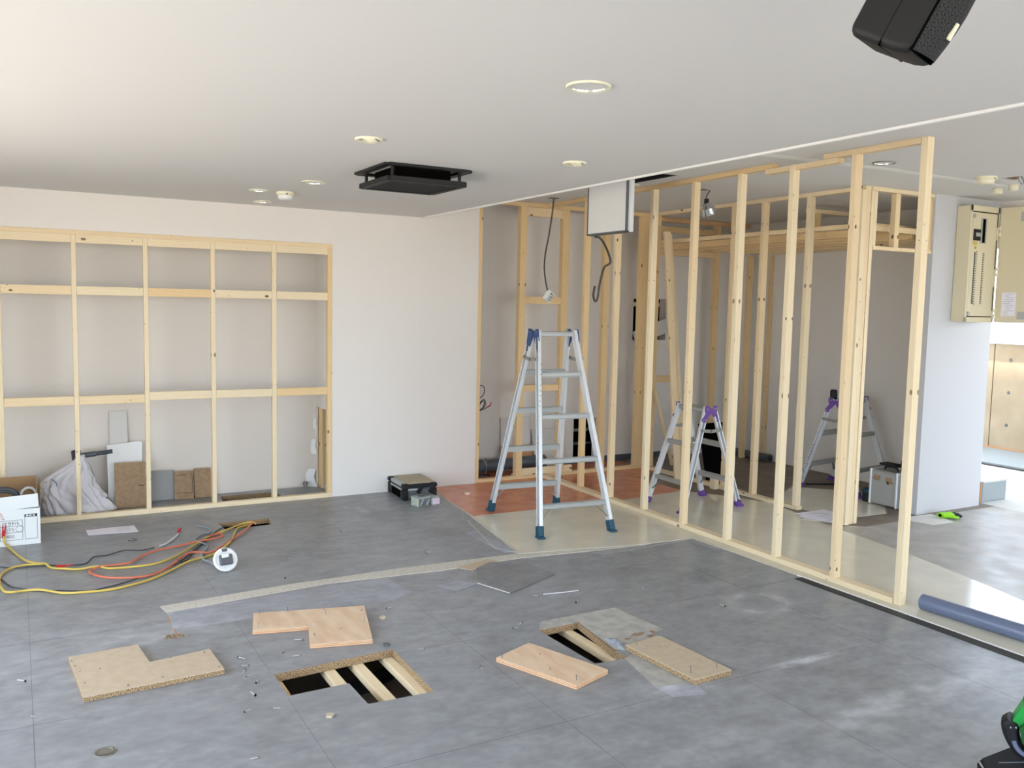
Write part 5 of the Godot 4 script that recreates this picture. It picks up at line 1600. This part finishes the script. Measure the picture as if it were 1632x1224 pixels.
	tag(sd, "little heap of brown sawdust at the left end of the glue line", "sawdust")
	sd.set_meta("kind", "stuff")
	var crack := mb()
	var prev := Vector3(0.632, 0.0006, -4.60)
	for k in 7:
		var nx := Vector3(0.632 + rng.randf_range(-0.008, 0.008), 0.0006, -4.60 + 0.042 * (k + 1))
		bar(crack, prev, nx, rng.randf_range(0.003, 0.009), 0.001)
		prev = nx
	tag(obj("floor_crack", crack, M.ply_edge), "thin brown trail of splinters leading from the glue line to the sawdust", "splinters")
	# small chips of wood
	for q in [[1.02, -3.17, "pale wood chip below the L-shaped hole's left corner"], [1.59, -4.08, "pale wood chip at the right edge of the L-shaped plywood"], [1.475, -3.735, "dark vinyl sliver at the far right corner of the L-shaped hole"]]:
		var st := mb()
		prism(st, pv([-0.014, -0.010, 0.006, -0.016, 0.016, 0.0, 0.004, 0.014, -0.012, 0.012]), 0.0, 0.010, Transform3D(Basis.from_euler(Vector3(0, rng.randf() * 3, 0)), Vector3(q[0], 0.001, q[1])))
		tag(obj("wood_chip", st, M.chip_face if q[2].begins_with("pale") else M.box_grey), q[2], "wood chip")
	var rod := mb()
	tube(rod, [Vector3(2.52, 0.004, -4.034), Vector3(2.63, 0.005, -4.01), Vector3(2.733, 0.004, -4.002)], 0.003, 6)
	tag(obj("plastic_strip", rod, M.white_cable), "thin white plastic strip lying right of the loose vinyl offcut", "strip")
	# loose nails and screws
	var spots := [[0.019, -3.677], [-0.017, -4.051], [0.837, -3.794], [0.83, -3.68], [0.803, -3.497], [0.751, -3.356], [0.843, -3.882], [0.82, -3.735], [1.126, -3.98], [1.028, -3.87], [1.068, -3.80], [1.671, -4.202], [1.714, -5.681], [1.961, -5.802], [2.283, -5.064], [2.179, -3.70], [2.13, -3.66], [3.094, -3.877], [2.469, -4.03], [0.847, -3.609], [0.854, -3.328], [0.688, -2.983], [1.45, -5.3], [1.33, -4.95], [2.05, -6.30], [1.95, -6.05], [2.62, -3.85], [3.3, -3.45], [1.60, -3.62], [1.75, -3.30]]
	var proto: MeshInstance3D = null
	for i in spots.size():
		var o: MeshInstance3D
		if proto == null:
			var st := mb()
			tube(st, [Vector3(-0.019, 0.0028, 0), Vector3(0.018, 0.0028, 0)], 0.0022, 6)
			lathe(st, [Vector2(0, -0.0205), Vector2(0.005, -0.0205), Vector2(0.005, -0.019), Vector2(0, -0.0185)], 8, Transform3D(Basis(Vector3(0, 1, 0), Vector3(1, 0, 0), Vector3(0, 0, 1)), Vector3(0, 0.0028, 0)))
			proto = obj("nail", st, M.nail)
			o = proto
		else:
			o = proto.duplicate()
			o.name = "nail"
			add_child(o, true)
		o.position = Vector3(spots[i][0], 0.002, spots[i][1])
		o.rotation.y = rng.randf() * TAU
		o.scale = Vector3.ONE * rng.randf_range(0.6, 1.1)
		tag(o, "loose steel nail scattered on the gray vinyl floor", "nail", "loose nails on the vinyl floor")
	# pipe at the right edge
	var p := thing("vinyl_pipe", "long bluish gray pipe lying on the beige floor at the right edge", "pipe", Vector3(4.262, 0.043, -2.925), 0.0)
	var pm := mb()
	var dirp := Vector3(0.06, 0, 1.0).normalized()
	var rings := []
	for e in [[0.0, 0.036], [0.0, 0.0425], [2.4, 0.0425], [2.4, 0.036]]:
		var ring := []
		for k in 32:
			var a := TAU * k / 32
			ring.append(dirp * e[0] + Vector3(cos(a) * e[1], sin(a) * e[1], 0))
		rings.append(ring)
	skin(pm, [rings[1], rings[2]], true, false)
	skin(pm, [rings[0], rings[3]], true, false)
	obj("wall", pm, M.pvc_blue, p)
	var pe := mb()
	skin(pe, [rings[0], rings[1]], true, false)
	obj("end_rim", pe, M.pvc_blue, p)

func build_saw():
	var s := thing("mitre_saw", "green and black mitre saw standing on the floor, cut by the lower right corner", "saw", Vector3(3.008, 0, -1.658))
	var o := Vector3(3.008, 0, -1.658)
	var low := mb()
	prism(low, pv([2.888 - o.x, -1.736 - o.z, 0.35, -0.078, 0.35, 0.31, -0.22, 0.31, -0.22, 0.0]), 0.0, 0.040)
	obj("base", low, M.pvc, s)
	var slope := mb()
	var b0 := [Vector3(-0.12, 0.040, -0.078), Vector3(0.35, 0.040, -0.078), Vector3(0.35, 0.040, 0.31), Vector3(-0.22, 0.040, 0.31), Vector3(-0.22, 0.040, 0.0)]
	var b1 := [Vector3(-0.108, 0.062, -0.066), Vector3(0.34, 0.062, -0.066), Vector3(0.34, 0.062, 0.30), Vector3(-0.19, 0.062, 0.30), Vector3(-0.19, 0.062, 0.012)]
	for k in 5:
		var m := (k + 1) % 5
		quad(slope, b0[k], b0[m], b1[m], b1[k], b0[k] + b0[m] - Vector3(0.14, 0, 0.2) + Vector3(0, 0.06, 0))
		if k > 0 and k < 4: tri(slope, b1[0], b1[k], b1[m], Vector3.UP)
	obj("table", slope, M.black_soft, s)
	var tl := mb()
	bar(tl, Vector3(-0.209, 0.050, 0.03), Vector3(-0.130, 0.050, -0.06), 0.006, 0.018, 0.001, Vector3(0.6, 0.6, 0.5))
	obj("scale_plate", tl, M.alu_dull, s)
	var slot := mb()
	bar(slot, Vector3(-0.09, 0.0625, -0.02), Vector3(0.2, 0.0625, 0.12), 0.004, 0.003)
	obj("slot", slot, M.pvc, s)
	# turned arm, seen side on
	var fr := Transform3D(Basis(Vector3(0.4828, 0, 0.8757), Vector3(0, 1, 0), Vector3(-0.8757, 0, 0.4828)), Vector3.ZERO)
	var path := curve([Vector3(-0.030, 0.205, 0), Vector3(-0.036, 0.180, 0), Vector3(-0.030, 0.150, 0), Vector3(-0.018, 0.122, 0), Vector3(0.0, 0.102, 0), Vector3(0.025, 0.092, 0), Vector3(0.07, 0.096, 0)], 0.012)
	var arm_rows := []
	for k in path.size():
		var t := k / float(path.size() - 1)
		var d: Vector3 = (path[mini(k + 1, path.size() - 1)] - path[maxi(k - 1, 0)]).normalized()
		var side := Vector3(-d.y, d.x, 0)
		var w := lerpf(0.032, 0.019, clampf(t * 2.2, 0, 1)) * (1.0 if k > 1 else 0.55 + 0.25 * k)
		var ring := []
		for q in 20:
			var a := TAU * q / 20
			var c := Vector2(cos(a), sin(a))
			c = c / pow(pow(absf(c.x), 4) + pow(absf(c.y), 4), 0.25)
			ring.append(fr * (path[k] + side * c.x * w + Vector3(0, 0, c.y * 0.042)))
		arm_rows.append(ring)
	var arm := mb()
	skin(arm, arm_rows)
	obj("arm", arm, M.black, s)
	var inl := mb()
	var strip := curve([Vector3(-0.022, 0.142, 0.043), Vector3(-0.014, 0.122, 0.043), Vector3(0.002, 0.106, 0.043), Vector3(0.026, 0.098, 0.043), Vector3(0.06, 0.10, 0.043)], 0.01)
	for k in strip.size() - 1: bar(inl, fr * strip[k], fr * strip[k + 1] + (fr * strip[k + 1] - fr * strip[k]) * 0.15, 0.004, 0.013, 0.001, fr.basis.z)
	obj("arm_inlay", inl, M.pvc_blue, s)
	for q in [[-0.034, 0.186], [-0.018, 0.190]]:
		var sc := mb()
		lathe(sc, [Vector2(0.003, 0), Vector2(0.003, 0.001), Vector2(0, 0.0015)], 10, Transform3D(Basis(fr.basis.x, fr.basis.z, -fr.basis.y), fr * Vector3(q[0], q[1], 0.0425)))
		obj("screw", sc, M.alu_dull, s)
	# green housing, an upright slab with chamfered edges
	var up := Transform3D(Basis(fr.basis.x, fr.basis.z, fr.basis.y), Vector3.ZERO)
	var hs := mb()
	prism(hs, pv([-0.030, 0.205, 0.004, 0.282, 0.046, 0.345, 0.12, 0.332, 0.16, 0.25, 0.02, 0.165, -0.012, 0.19]), -0.055, 0.030, up)
	obj("housing", hs, M.tool_green, s)
	var gd := mb()
	prism(gd, pv([-0.008, 0.192, 0.012, 0.215, 0.05, 0.25, 0.14, 0.26, 0.18, 0.16, 0.10, 0.115, 0.03, 0.12, 0.004, 0.145]), -0.02, 0.05, up)
	obj("blade_guard", gd, M.dark_green, s)
	var nb := mb()
	lathe(nb, [Vector2(0, -0.03), Vector2(0.013, -0.03), Vector2(0.015, 0.0), Vector2(0.011, 0.02), Vector2(0, 0.021)], 16, Transform3D(Basis.IDENTITY, fr * Vector3(0.012, 0.288, 0.0)))
	obj("knob", nb, M.black, s)

# ---------------------------------------------------------------- cables on the floor
func run(pts: Array, y: float) -> Array:
	var out := []
	for i in range(0, pts.size(), 2): out.append(Vector3(pts[i], y + 0.003 * sin(i * 1.7), pts[i + 1]))
	return out

func cable(called: String, label: String, pts: Array, r: float, m: Material, extra: Array = []):
	var o := thing(called, label, "cable", Vector3.ZERO, 0.0, "cables across the gray floor")
	var st := mb()
	tube(st, curve(extra + pts, 0.02), r, 8)
	obj("cord", st, m, o)
	return o

func clip(o: Node3D, p: Vector3, d: Vector3):
	var st := mb()
	bar(st, p - d * 0.024, p + d * 0.024, 0.020, 0.014, 0.003)
	bar(st, p + d * 0.02 + Vector3(0.006, 0, 0), p + d * 0.055 + Vector3(0.008, 0.004, 0), 0.007, 0.008, 0.001)
	bar(st, p + d * 0.02 - Vector3(0.006, 0, 0), p + d * 0.055 - Vector3(0.008, -0.004, 0), 0.007, 0.008, 0.001)
	obj("connector", st, M.red, o)

func build_cables():
	var ya = cable("yellow_cable", "yellow cable running from the cardboard box to the small floor hole", run([-0.078, -6.30, -0.026, -6.064, 0.03, -5.873, 0.095, -5.806, 0.119, -5.777, 0.149, -5.694, 0.204, -5.627, 0.284, -5.595, 0.384, -5.589, 0.447, -5.535, 0.579, -5.496, 0.703, -5.517, 0.826, -5.622, 0.96, -5.813, 1.092, -6.005, 1.229, -6.122, 1.338, -6.238, 1.423, -6.273, 1.457, -6.23], 0.012), 0.0068, M.yellow_cable, [Vector3(-0.100, 0.075, -6.312), Vector3(-0.095, 0.03, -6.314)])
	clip(ya, Vector3(-0.100, 0.085, -6.318), Vector3(0.1, 0.99, 0.02))
	cable("yellow_cable", "yellow cable making the long loop at the left edge back to floor hole", run([0.103, -5.80, 0.005, -5.814, -0.067, -5.763, -0.109, -5.652, -0.111, -5.466, -0.087, -5.337, -0.043, -5.287, 0.001, -5.308, 0.083, -5.269, 0.185, -5.176, 0.273, -5.133, 0.412, -5.124, 0.543, -5.166, 0.668, -5.247, 0.77, -5.363, 0.886, -5.483, 1.021, -5.568, 1.135, -5.71, 1.224, -5.9, 1.305, -6.133, 1.388, -6.215, 1.447, -6.25], 0.010), 0.0068, M.yellow_cable)
	var loop := run([1.447, -6.24, 1.412, -6.199, 1.339, -6.048, 1.234, -5.895, 1.101, -5.686, 1.031, -5.621, 0.924, -5.652, 0.846, -5.576, 0.758, -5.403, 0.658, -5.3, 0.563, -5.272, 0.46, -5.314, 0.399, -5.36, 0.356, -5.429, 0.338, -5.52, 0.4, -5.574, 0.485, -5.585, 0.563, -5.584, 0.628, -5.698, 0.729, -5.783, 0.85, -5.844, 0.982, -5.885, 1.1, -5.936, 1.172, -5.968, 1.174, -6.056, 1.092, -6.005], 0.014)
	cable("orange_cable", "orange cable doubled back in a hairpin loop across the floor", loop, 0.0066, M.orange_cable)
	var da = cable("dark_cable", "thin dark gray cable waving across the floor with a red connector", run([-0.115, -5.848, -0.035, -5.789, 0.07, -5.766, 0.152, -5.762, 0.273, -5.697, 0.334, -5.728, 0.384, -5.832, 0.456, -5.854, 0.56, -5.902, 0.658, -5.883, 0.739, -5.897], 0.006), 0.0036, M.dark_cable)
	clip(da, Vector3(0.195, 0.016, -5.68), Vector3(0.95, 0, 0.2))
	cable("dark_cable", "thin dark gray cable following the yellow loop to the small floor hole", run([-0.112, -5.606, -0.066, -5.444, -0.021, -5.363, 0.076, -5.287, 0.187, -5.219, 0.306, -5.169, 0.4, -5.174, 0.493, -5.236, 0.589, -5.284, 0.692, -5.367, 0.803, -5.469, 0.889, -5.612, 0.959, -5.753, 1.027, -5.864, 1.14, -6.094, 1.241, -6.235, 1.338, -6.238, 1.462, -6.235], 0.006), 0.0038, M.dark_cable)
	cable("gray_cable", "gray flat flex twisting from the small hole to the loose downlight", run([1.078, -6.358, 1.114, -6.293, 1.141, -6.21, 1.111, -6.108, 1.053, -6.067, 1.003, -5.981, 1.008, -5.894, 1.043, -5.844, 1.041, -5.754, 0.999, -5.655, 0.971, -5.573, 0.968, -5.481, 0.993, -5.415, 1.012, -5.30], 0.010), 0.0065, M.grey_cable, [])
	cable("gray_cable", "short dark gray flex ending beside the orange cable's near strand", run([1.063, -5.953, 1.015, -5.849, 0.968, -5.749, 0.909, -5.621, 0.872, -5.508, 0.833, -5.491], 0.008), 0.006, M.dark_cable)
	var wc = cable("white_cable", "short white cable with a red connector lying apart from the others", run([0.775, -5.92, 0.819, -5.961, 0.885, -6.08, 0.93, -6.19], 0.008), 0.006, M.white_cable)
	clip(wc, Vector3(0.94, 0.014, -6.24), Vector3(0.25, 0, -0.96))
	var arc := mb()
	tube(arc, curve(run([0.61, -6.165, 0.641, -6.14, 0.665, -6.16, 0.638, -6.204], 0.003), 0.01), 0.002, 6)
	tag(obj("wire_scrap", arc, M.dark_cable), "tiny curl of dark wire on the floor near the paper sheet", "wire")

# ---------------------------------------------------------------- fuse cabinet on the wall corner
func build_wall_things():
	var o := thing("fuse_cabinet", "cream fuse cabinet with its door swung open on the white wall corner", "fuse cabinet", Vector3(6.68, 2.0, -4.38))
	var x0 := -0.186
	var x1 := 0.185
	var y0 := -0.453
	var y1 := 0.457
	var zf := 0.12
	block("case", o, Vector3(x0, y0, 0.002), Vector3(x1, y1, zf - 0.004), M.cream, 0.004)
	for e in [[x0, y0, x0 + 0.022, y1], [x1 - 0.02, y0, x1, y1], [x0, y1 - 0.045, x1, y1], [x0, y0, x1, y0 + 0.04]]:
		block("rim", o, Vector3(e[0], e[1], zf - 0.006), Vector3(e[2], e[3], zf + 0.002), M.cream, 0.002)
	block("face_plate", o, Vector3(x0 + 0.03, y0 + 0.045, zf - 0.005), Vector3(x1 - 0.035, y1 - 0.052, zf - 0.001), M.cream, 0.001)
	for y in [y1 - 0.0485, y0 + 0.0425]: block("shadow_gap", o, Vector3(x0 + 0.025, y - 0.004, zf - 0.005), Vector3(x1 - 0.025, y + 0.004, zf + 0.0005), M.void_dark, 0.0)
	for e in [[-0.36, -0.17], [-0.03, 0.20], [0.30, 0.42]]: block("hinge_gap", o, Vector3(x1 - 0.024, e[0], zf + 0.0015), Vector3(x1 - 0.017, e[1], zf + 0.003), M.void_dark, 0.0)
	# meter window, main switch, breakers
	block("meter_frame", o, Vector3(-0.052, 0.165, zf - 0.002), Vector3(0.022, 0.363, zf + 0.004), M.alu_dull, 0.002)
	block("meter_window", o, Vector3(-0.032, 0.172, zf + 0.003), Vector3(0.003, 0.357, zf + 0.005), M.void_dark, 0.0)
	block("main_switch", o, Vector3(-0.215 + 0.075, 0.185, zf - 0.002), Vector3(-0.06, 0.272, zf + 0.012), M.black, 0.003)
	block("switch_toggle", o, Vector3(-0.13, 0.215, zf + 0.012), Vector3(-0.075, 0.245, zf + 0.020), M.alu_dull, 0.002)
	block("warning_tag", o, Vector3(-0.135, 0.150, zf - 0.001), Vector3(-0.085, 0.178, zf + 0.001), M.yellow_cable, 0.0)
	var kn := mb()
	lathe(kn, [Vector2(0.010, 0), Vector2(0.010, 0.008), Vector2(0, 0.009)], 12, Transform3D(Basis(Vector3(1, 0, 0), Vector3(0, 0, 1), Vector3(0, -1, 0)), Vector3(-0.108, 0.128, zf)))
	obj("lock", kn, M.yellow_cable, o)
	block("breaker_cover", o, Vector3(-0.085, -0.322, zf - 0.002), Vector3(-0.015, 0.108, zf + 0.008), M.cream, 0.002)
	for e in [[-0.112, -0.088], [-0.012, 0.012]]:
		block("breaker_strip", o, Vector3(e[0], -0.31, zf - 0.002), Vector3(e[1], 0.095, zf + 0.006), M.box_grey, 0.001)
		var tg := mb()
		for k in 22: span(tg, Vector3(e[0] + 0.003, -0.305 + k * 0.0183, zf + 0.006), Vector3(e[1] - 0.003, -0.305 + k * 0.0183 + 0.011, zf + 0.011))
		obj("breaker_toggles", tg, M.cream, o).set_meta("kind", "stuff")
	for y in [0.375, -0.39]:
		var lt := mb()
		lathe(lt, [Vector2(0.018, 0), Vector2(0.016, 0.005), Vector2(0, 0.006)], 16, Transform3D(Basis(Vector3(1, 0, 0), Vector3(0, 0, 1), Vector3(0, -1, 0)), Vector3(-0.14, y, zf)))
		obj("latch", lt, M.alu_dull, o)
	# open door, swung out towards the room
	var d := mb()
	bar(d, Vector3(x1 + 0.004, (y0 + y1) / 2, zf + 0.01), Vector3(x1 + 0.03, (y0 + y1) / 2, zf + 0.40), 0.018, y1 - y0, 0.003)
	var door := obj("door", d, M.cream, o)
	var ax := (Vector3(0.026, 0, 0.39)).normalized()
	var nrm := Vector3(-ax.z, 0, ax.x)
	var org := Vector3(x1 + 0.004, 0, zf + 0.01) + nrm * 0.0095
	for q in [[0.16, 0.33, 0.34, 0.415, 1], [0.055, 0.165, -0.40, -0.215, 0], [0.18, 0.32, -0.425, -0.365, 1]]:
		var pm := mb()
		bar(pm, org + ax * q[0] + Vector3(0, (q[2] + q[3]) / 2, 0), org + ax * q[1] + Vector3(0, (q[2] + q[3]) / 2, 0), 0.0012, q[3] - q[2], 0.0)
		obj("label_sheet", pm, M.paper if q[4] == 0 else M.box_light, door)
		var tx := mb()
		rng.seed = 3 + int(q[0] * 100)
		var n := 7 if q[4] == 1 else 12
		for k in n:
			var y := lerpf(q[3] - 0.012, q[2] + 0.012, k / float(n - 1))
			var l: float = rng.randf_range(0.35, 0.9) * (q[1] - q[0] - 0.02)
			var s0: float = q[0] + 0.01 + rng.randf() * (q[1] - q[0] - 0.02 - l)
			bar(tx, org + ax * s0 + nrm * 0.001 + Vector3(0, y, 0), org + ax * (s0 + l) + nrm * 0.001 + Vector3(0, y, 0), 0.0006, 0.0028, 0.0)
		obj("print_line", tx, M.alu_dull, door)
	for y in [0.27, -0.05, -0.38]:
		for dy in [-0.022, 0.022]:
			var h := mb()
			lathe(h, [Vector2(0, -0.014), Vector2(0.010, -0.014), Vector2(0.010, 0.014), Vector2(0, 0.014)], 10, at(Vector3(x1 - 0.004, y + dy, zf + 0.012)))
			bx(h, at(Vector3(x1 - 0.006, y + dy, zf + 0.004)), Vector3(0.02, 0.022, 0.006), 0.001)
			obj("hinge", h, M.cream_bright, o)

# ---------------------------------------------------------------- back room
func build_back_room_things():
	var c := thing("tool_case", "silver aluminium tool case with worn stickers standing by the white wall corner", "case", Vector3(6.33, 0, -4.70), deg_to_rad(0))
	var xf := Transform3D(Basis.from_euler(Vector3(0, deg_to_rad(0), 0)), Vector3.ZERO)
	block("body", c, Vector3(-0.105, 0.012, -0.13), Vector3(0.085, 0.30, 0.13), M.alu_dull, 0.012)
	for z in [-0.135, 0.115]: block("edge_band", c, Vector3(-0.11, 0.008, z), Vector3(0.09, 0.305, z + 0.02), M.alu, 0.006)
	for q in [[0.055, 0.228, 0.05, 0.05], [-0.065, 0.236, 0.045, 0.045], [0.045, 0.205, 0.02, 0.03]]:
		block("sticker", c, Vector3(-0.1065, q[1] - q[3] / 2, q[0] - q[2] / 2), Vector3(-0.104, q[1] + q[3] / 2, q[0] + q[2] / 2), M.hardboard, 0.0)
	for q in [[0.05, 0.235], [-0.06, 0.24], [0.06, 0.212], [-0.07, 0.225]]:
		block("sticker", c, Vector3(-0.106, q[1] - 0.008, q[0] - 0.03), Vector3(-0.103, q[1] + 0.012, q[0] + 0.032), M.card, 0.0)
	block("latch", c, Vector3(-0.04, 0.20, 0.128), Vector3(0.0, 0.25, 0.140), M.steel)
	var hd := mb()
	tube(hd, curve([Vector3(-0.01, 0.30, -0.06), Vector3(-0.01, 0.325, -0.05), Vector3(-0.01, 0.325, 0.05), Vector3(-0.01, 0.30, 0.06)], 0.02), 0.008, 8)
	obj("handle", hd, M.black, c)
	tag(block("flat_tool", null, Vector3(6.29, 0.334, -4.80), Vector3(6.40, 0.352, -4.62), M.black_soft, 0.004), "flat black tool lying on top of the silver tool case", "tool")
	var bt := thing("black_bottle", "slim black bottle behind the silver tool case", "bottle", Vector3(6.50, 0.0, -4.72))
	var bm := mb()
	lathe(bm, [Vector2(0, 0), Vector2(0.02, 0), Vector2(0.022, 0.02), Vector2(0.022, 0.36), Vector2(0.012, 0.38), Vector2(0.012, 0.40), Vector2(0, 0.40)], 16)
	obj("body", bm, M.black, bt)
	var g := thing("tape_roll", "dark roll of tape with green label behind the silver tool case", "tape", Vector3(6.30, 0.0, -4.90))
	var gm := mb()
	lathe(gm, [Vector2(0.0, 0.0), Vector2(0.04, 0.0), Vector2(0.045, 0.01), Vector2(0.045, 0.08), Vector2(0, 0.08)], 20)
	obj("body", gm, M.black, g)
	var gt := mb()
	lathe(gt, [Vector2(0.046, 0.08), Vector2(0.046, 0.105), Vector2(0.03, 0.115), Vector2(0, 0.115)], 20)
	obj("label", gt, M.teal, g)
	# gray pipe along the right wall
	var p := thing("wall_pipe", "dark gray pipe lying along the far foot of the back room wall", "pipe", Vector3(6.92, 0.045, -6.62))
	var pm := mb()
	var rings := []
	for e in [[0.0, 0.030], [0.0, 0.040], [-0.72, 0.040], [-0.72, 0.030]]:
		var ring := []
		for k in 24:
			var a := TAU * k / 24
			ring.append(Vector3(0.01 * e[0], 0, e[0]) + Vector3(cos(a) * e[1], sin(a) * e[1], 0))
		rings.append(ring)
	skin(pm, [rings[1], rings[2]], true, false)
	skin(pm, [rings[0], rings[1]], true, false)
	skin(pm, [rings[0], rings[3]], true, false)
	obj("wall", pm, M.pvc, p)
	# black sheet leaning behind the purple-hinged ladder
	leaning("black_sheet", "black sheet standing behind the low stepladder and second partition", "sheet", 5.62, 5.95, 0.52, -6.16, -6.30, 0.012, M.void_dark)
	# stack of papers on the floor
	var pa := thing("paper_stack", "sheets of drawings spread on the floor by the post of joined studs", "paper", Vector3(5.48, 0.005, -4.66))
	for k in 3:
		var st := mb()
		prism(st, pv([-0.19, -0.10, 0.13, -0.16, 0.19, 0.06, -0.10, 0.16]), 0.003 * k, 0.003 * k + 0.002, Transform3D(Basis.from_euler(Vector3(0, 0.25 - 0.22 * k, 0)), Vector3(-0.03 + 0.02 * k, 0, 0.05 - 0.03 * k)))
		obj("sheet", st, M.plaster if k == 0 else M.paper, pa)
	var dr := mb()
	for q in [[-0.06, -0.05, 0.05, -0.03], [0.05, -0.03, 0.04, 0.05], [-0.02, 0.02, 0.09, 0.0], [-0.08, 0.03, -0.03, 0.06]]: bar(dr, Vector3(q[0], 0.009, q[1] - 0.02), Vector3(q[2], 0.009, q[3] - 0.02), 0.004, 0.001)
	obj("drawing_line", dr, M.alu_dull, pa)
	var pb := mb()
	prism(pb, pv([6.0, -4.36, 6.04, -4.11, 6.28, -4.10, 6.36, -4.345]), 0.001, 0.006)
	tag(obj("plasterboard_offcut", pb, M.plaster), "thin pale board lying flat on the floor at the white wall corner's foot", "board")
	var ln := mb()
	bar(ln, Vector3(6.35, 0.008, -5.62), Vector3(6.72, 0.008, -5.45), 0.03, 0.014, 0.002)
	tag(obj("timber_strip", ln, M.black), "dark thin strip lying on the back room floor under the stepladder", "strip")
	# work glove
	var gl := thing("work_glove", "lime green work glove with black fingertips on the floor by the wall corner", "glove", Vector3(6.38, 0.0, -4.21), deg_to_rad(-15))
	var rows := []
	for q in [[-0.075, 0.040, 0.020], [-0.06, 0.044, 0.022], [-0.03, 0.045, 0.022], [0.0, 0.046, 0.020], [0.03, 0.044, 0.016], [0.045, 0.036, 0.012]]:
		var ring := []
		for j in 16:
			var a := TAU * j / 16
			ring.append(Vector3(q[0], 0.024 + sin(a) * q[2], cos(a) * q[1]))
		rows.append(ring)
	var gm2 := mb()
	skin(gm2, rows)
	obj("palm", gm2, M.glove_green, gl)
	var opn := mb()
	lathe(opn, [Vector2(0.0, 0.001), Vector2(0.6, 0.001), Vector2(0.6, 0.0)], 16, Transform3D(Basis(Vector3(0, 0.018, 0), Vector3(-1, 0, 0), Vector3(0, 0, 0.032)), Vector3(-0.0755, 0.024, 0)))
	obj("cuff_opening", opn, M.void_dark, gl)
	var k := 0
	for q in [[0.035, -0.034, 0.055, -0.05], [0.045, -0.012, 0.075, -0.02], [0.045, 0.010, 0.078, 0.012], [0.04, 0.030, 0.065, 0.045]]:
		var f := mb()
		tube(f, curve([Vector3(q[0] - 0.02, 0.024, q[1]), Vector3(q[2], 0.030, (q[1] + q[3]) / 2), Vector3(q[2] + 0.022, 0.016, q[3])], 0.008), 0.010, 10)
		obj("finger", f, M.black if k > 0 else M.glove_green, gl)
		k += 1
	var th := mb()
	tube(th, curve([Vector3(-0.02, 0.020, 0.038), Vector3(0.005, 0.022, 0.062), Vector3(0.03, 0.014, 0.072)], 0.008), 0.011, 10)
	obj("thumb", th, M.glove_green, gl)
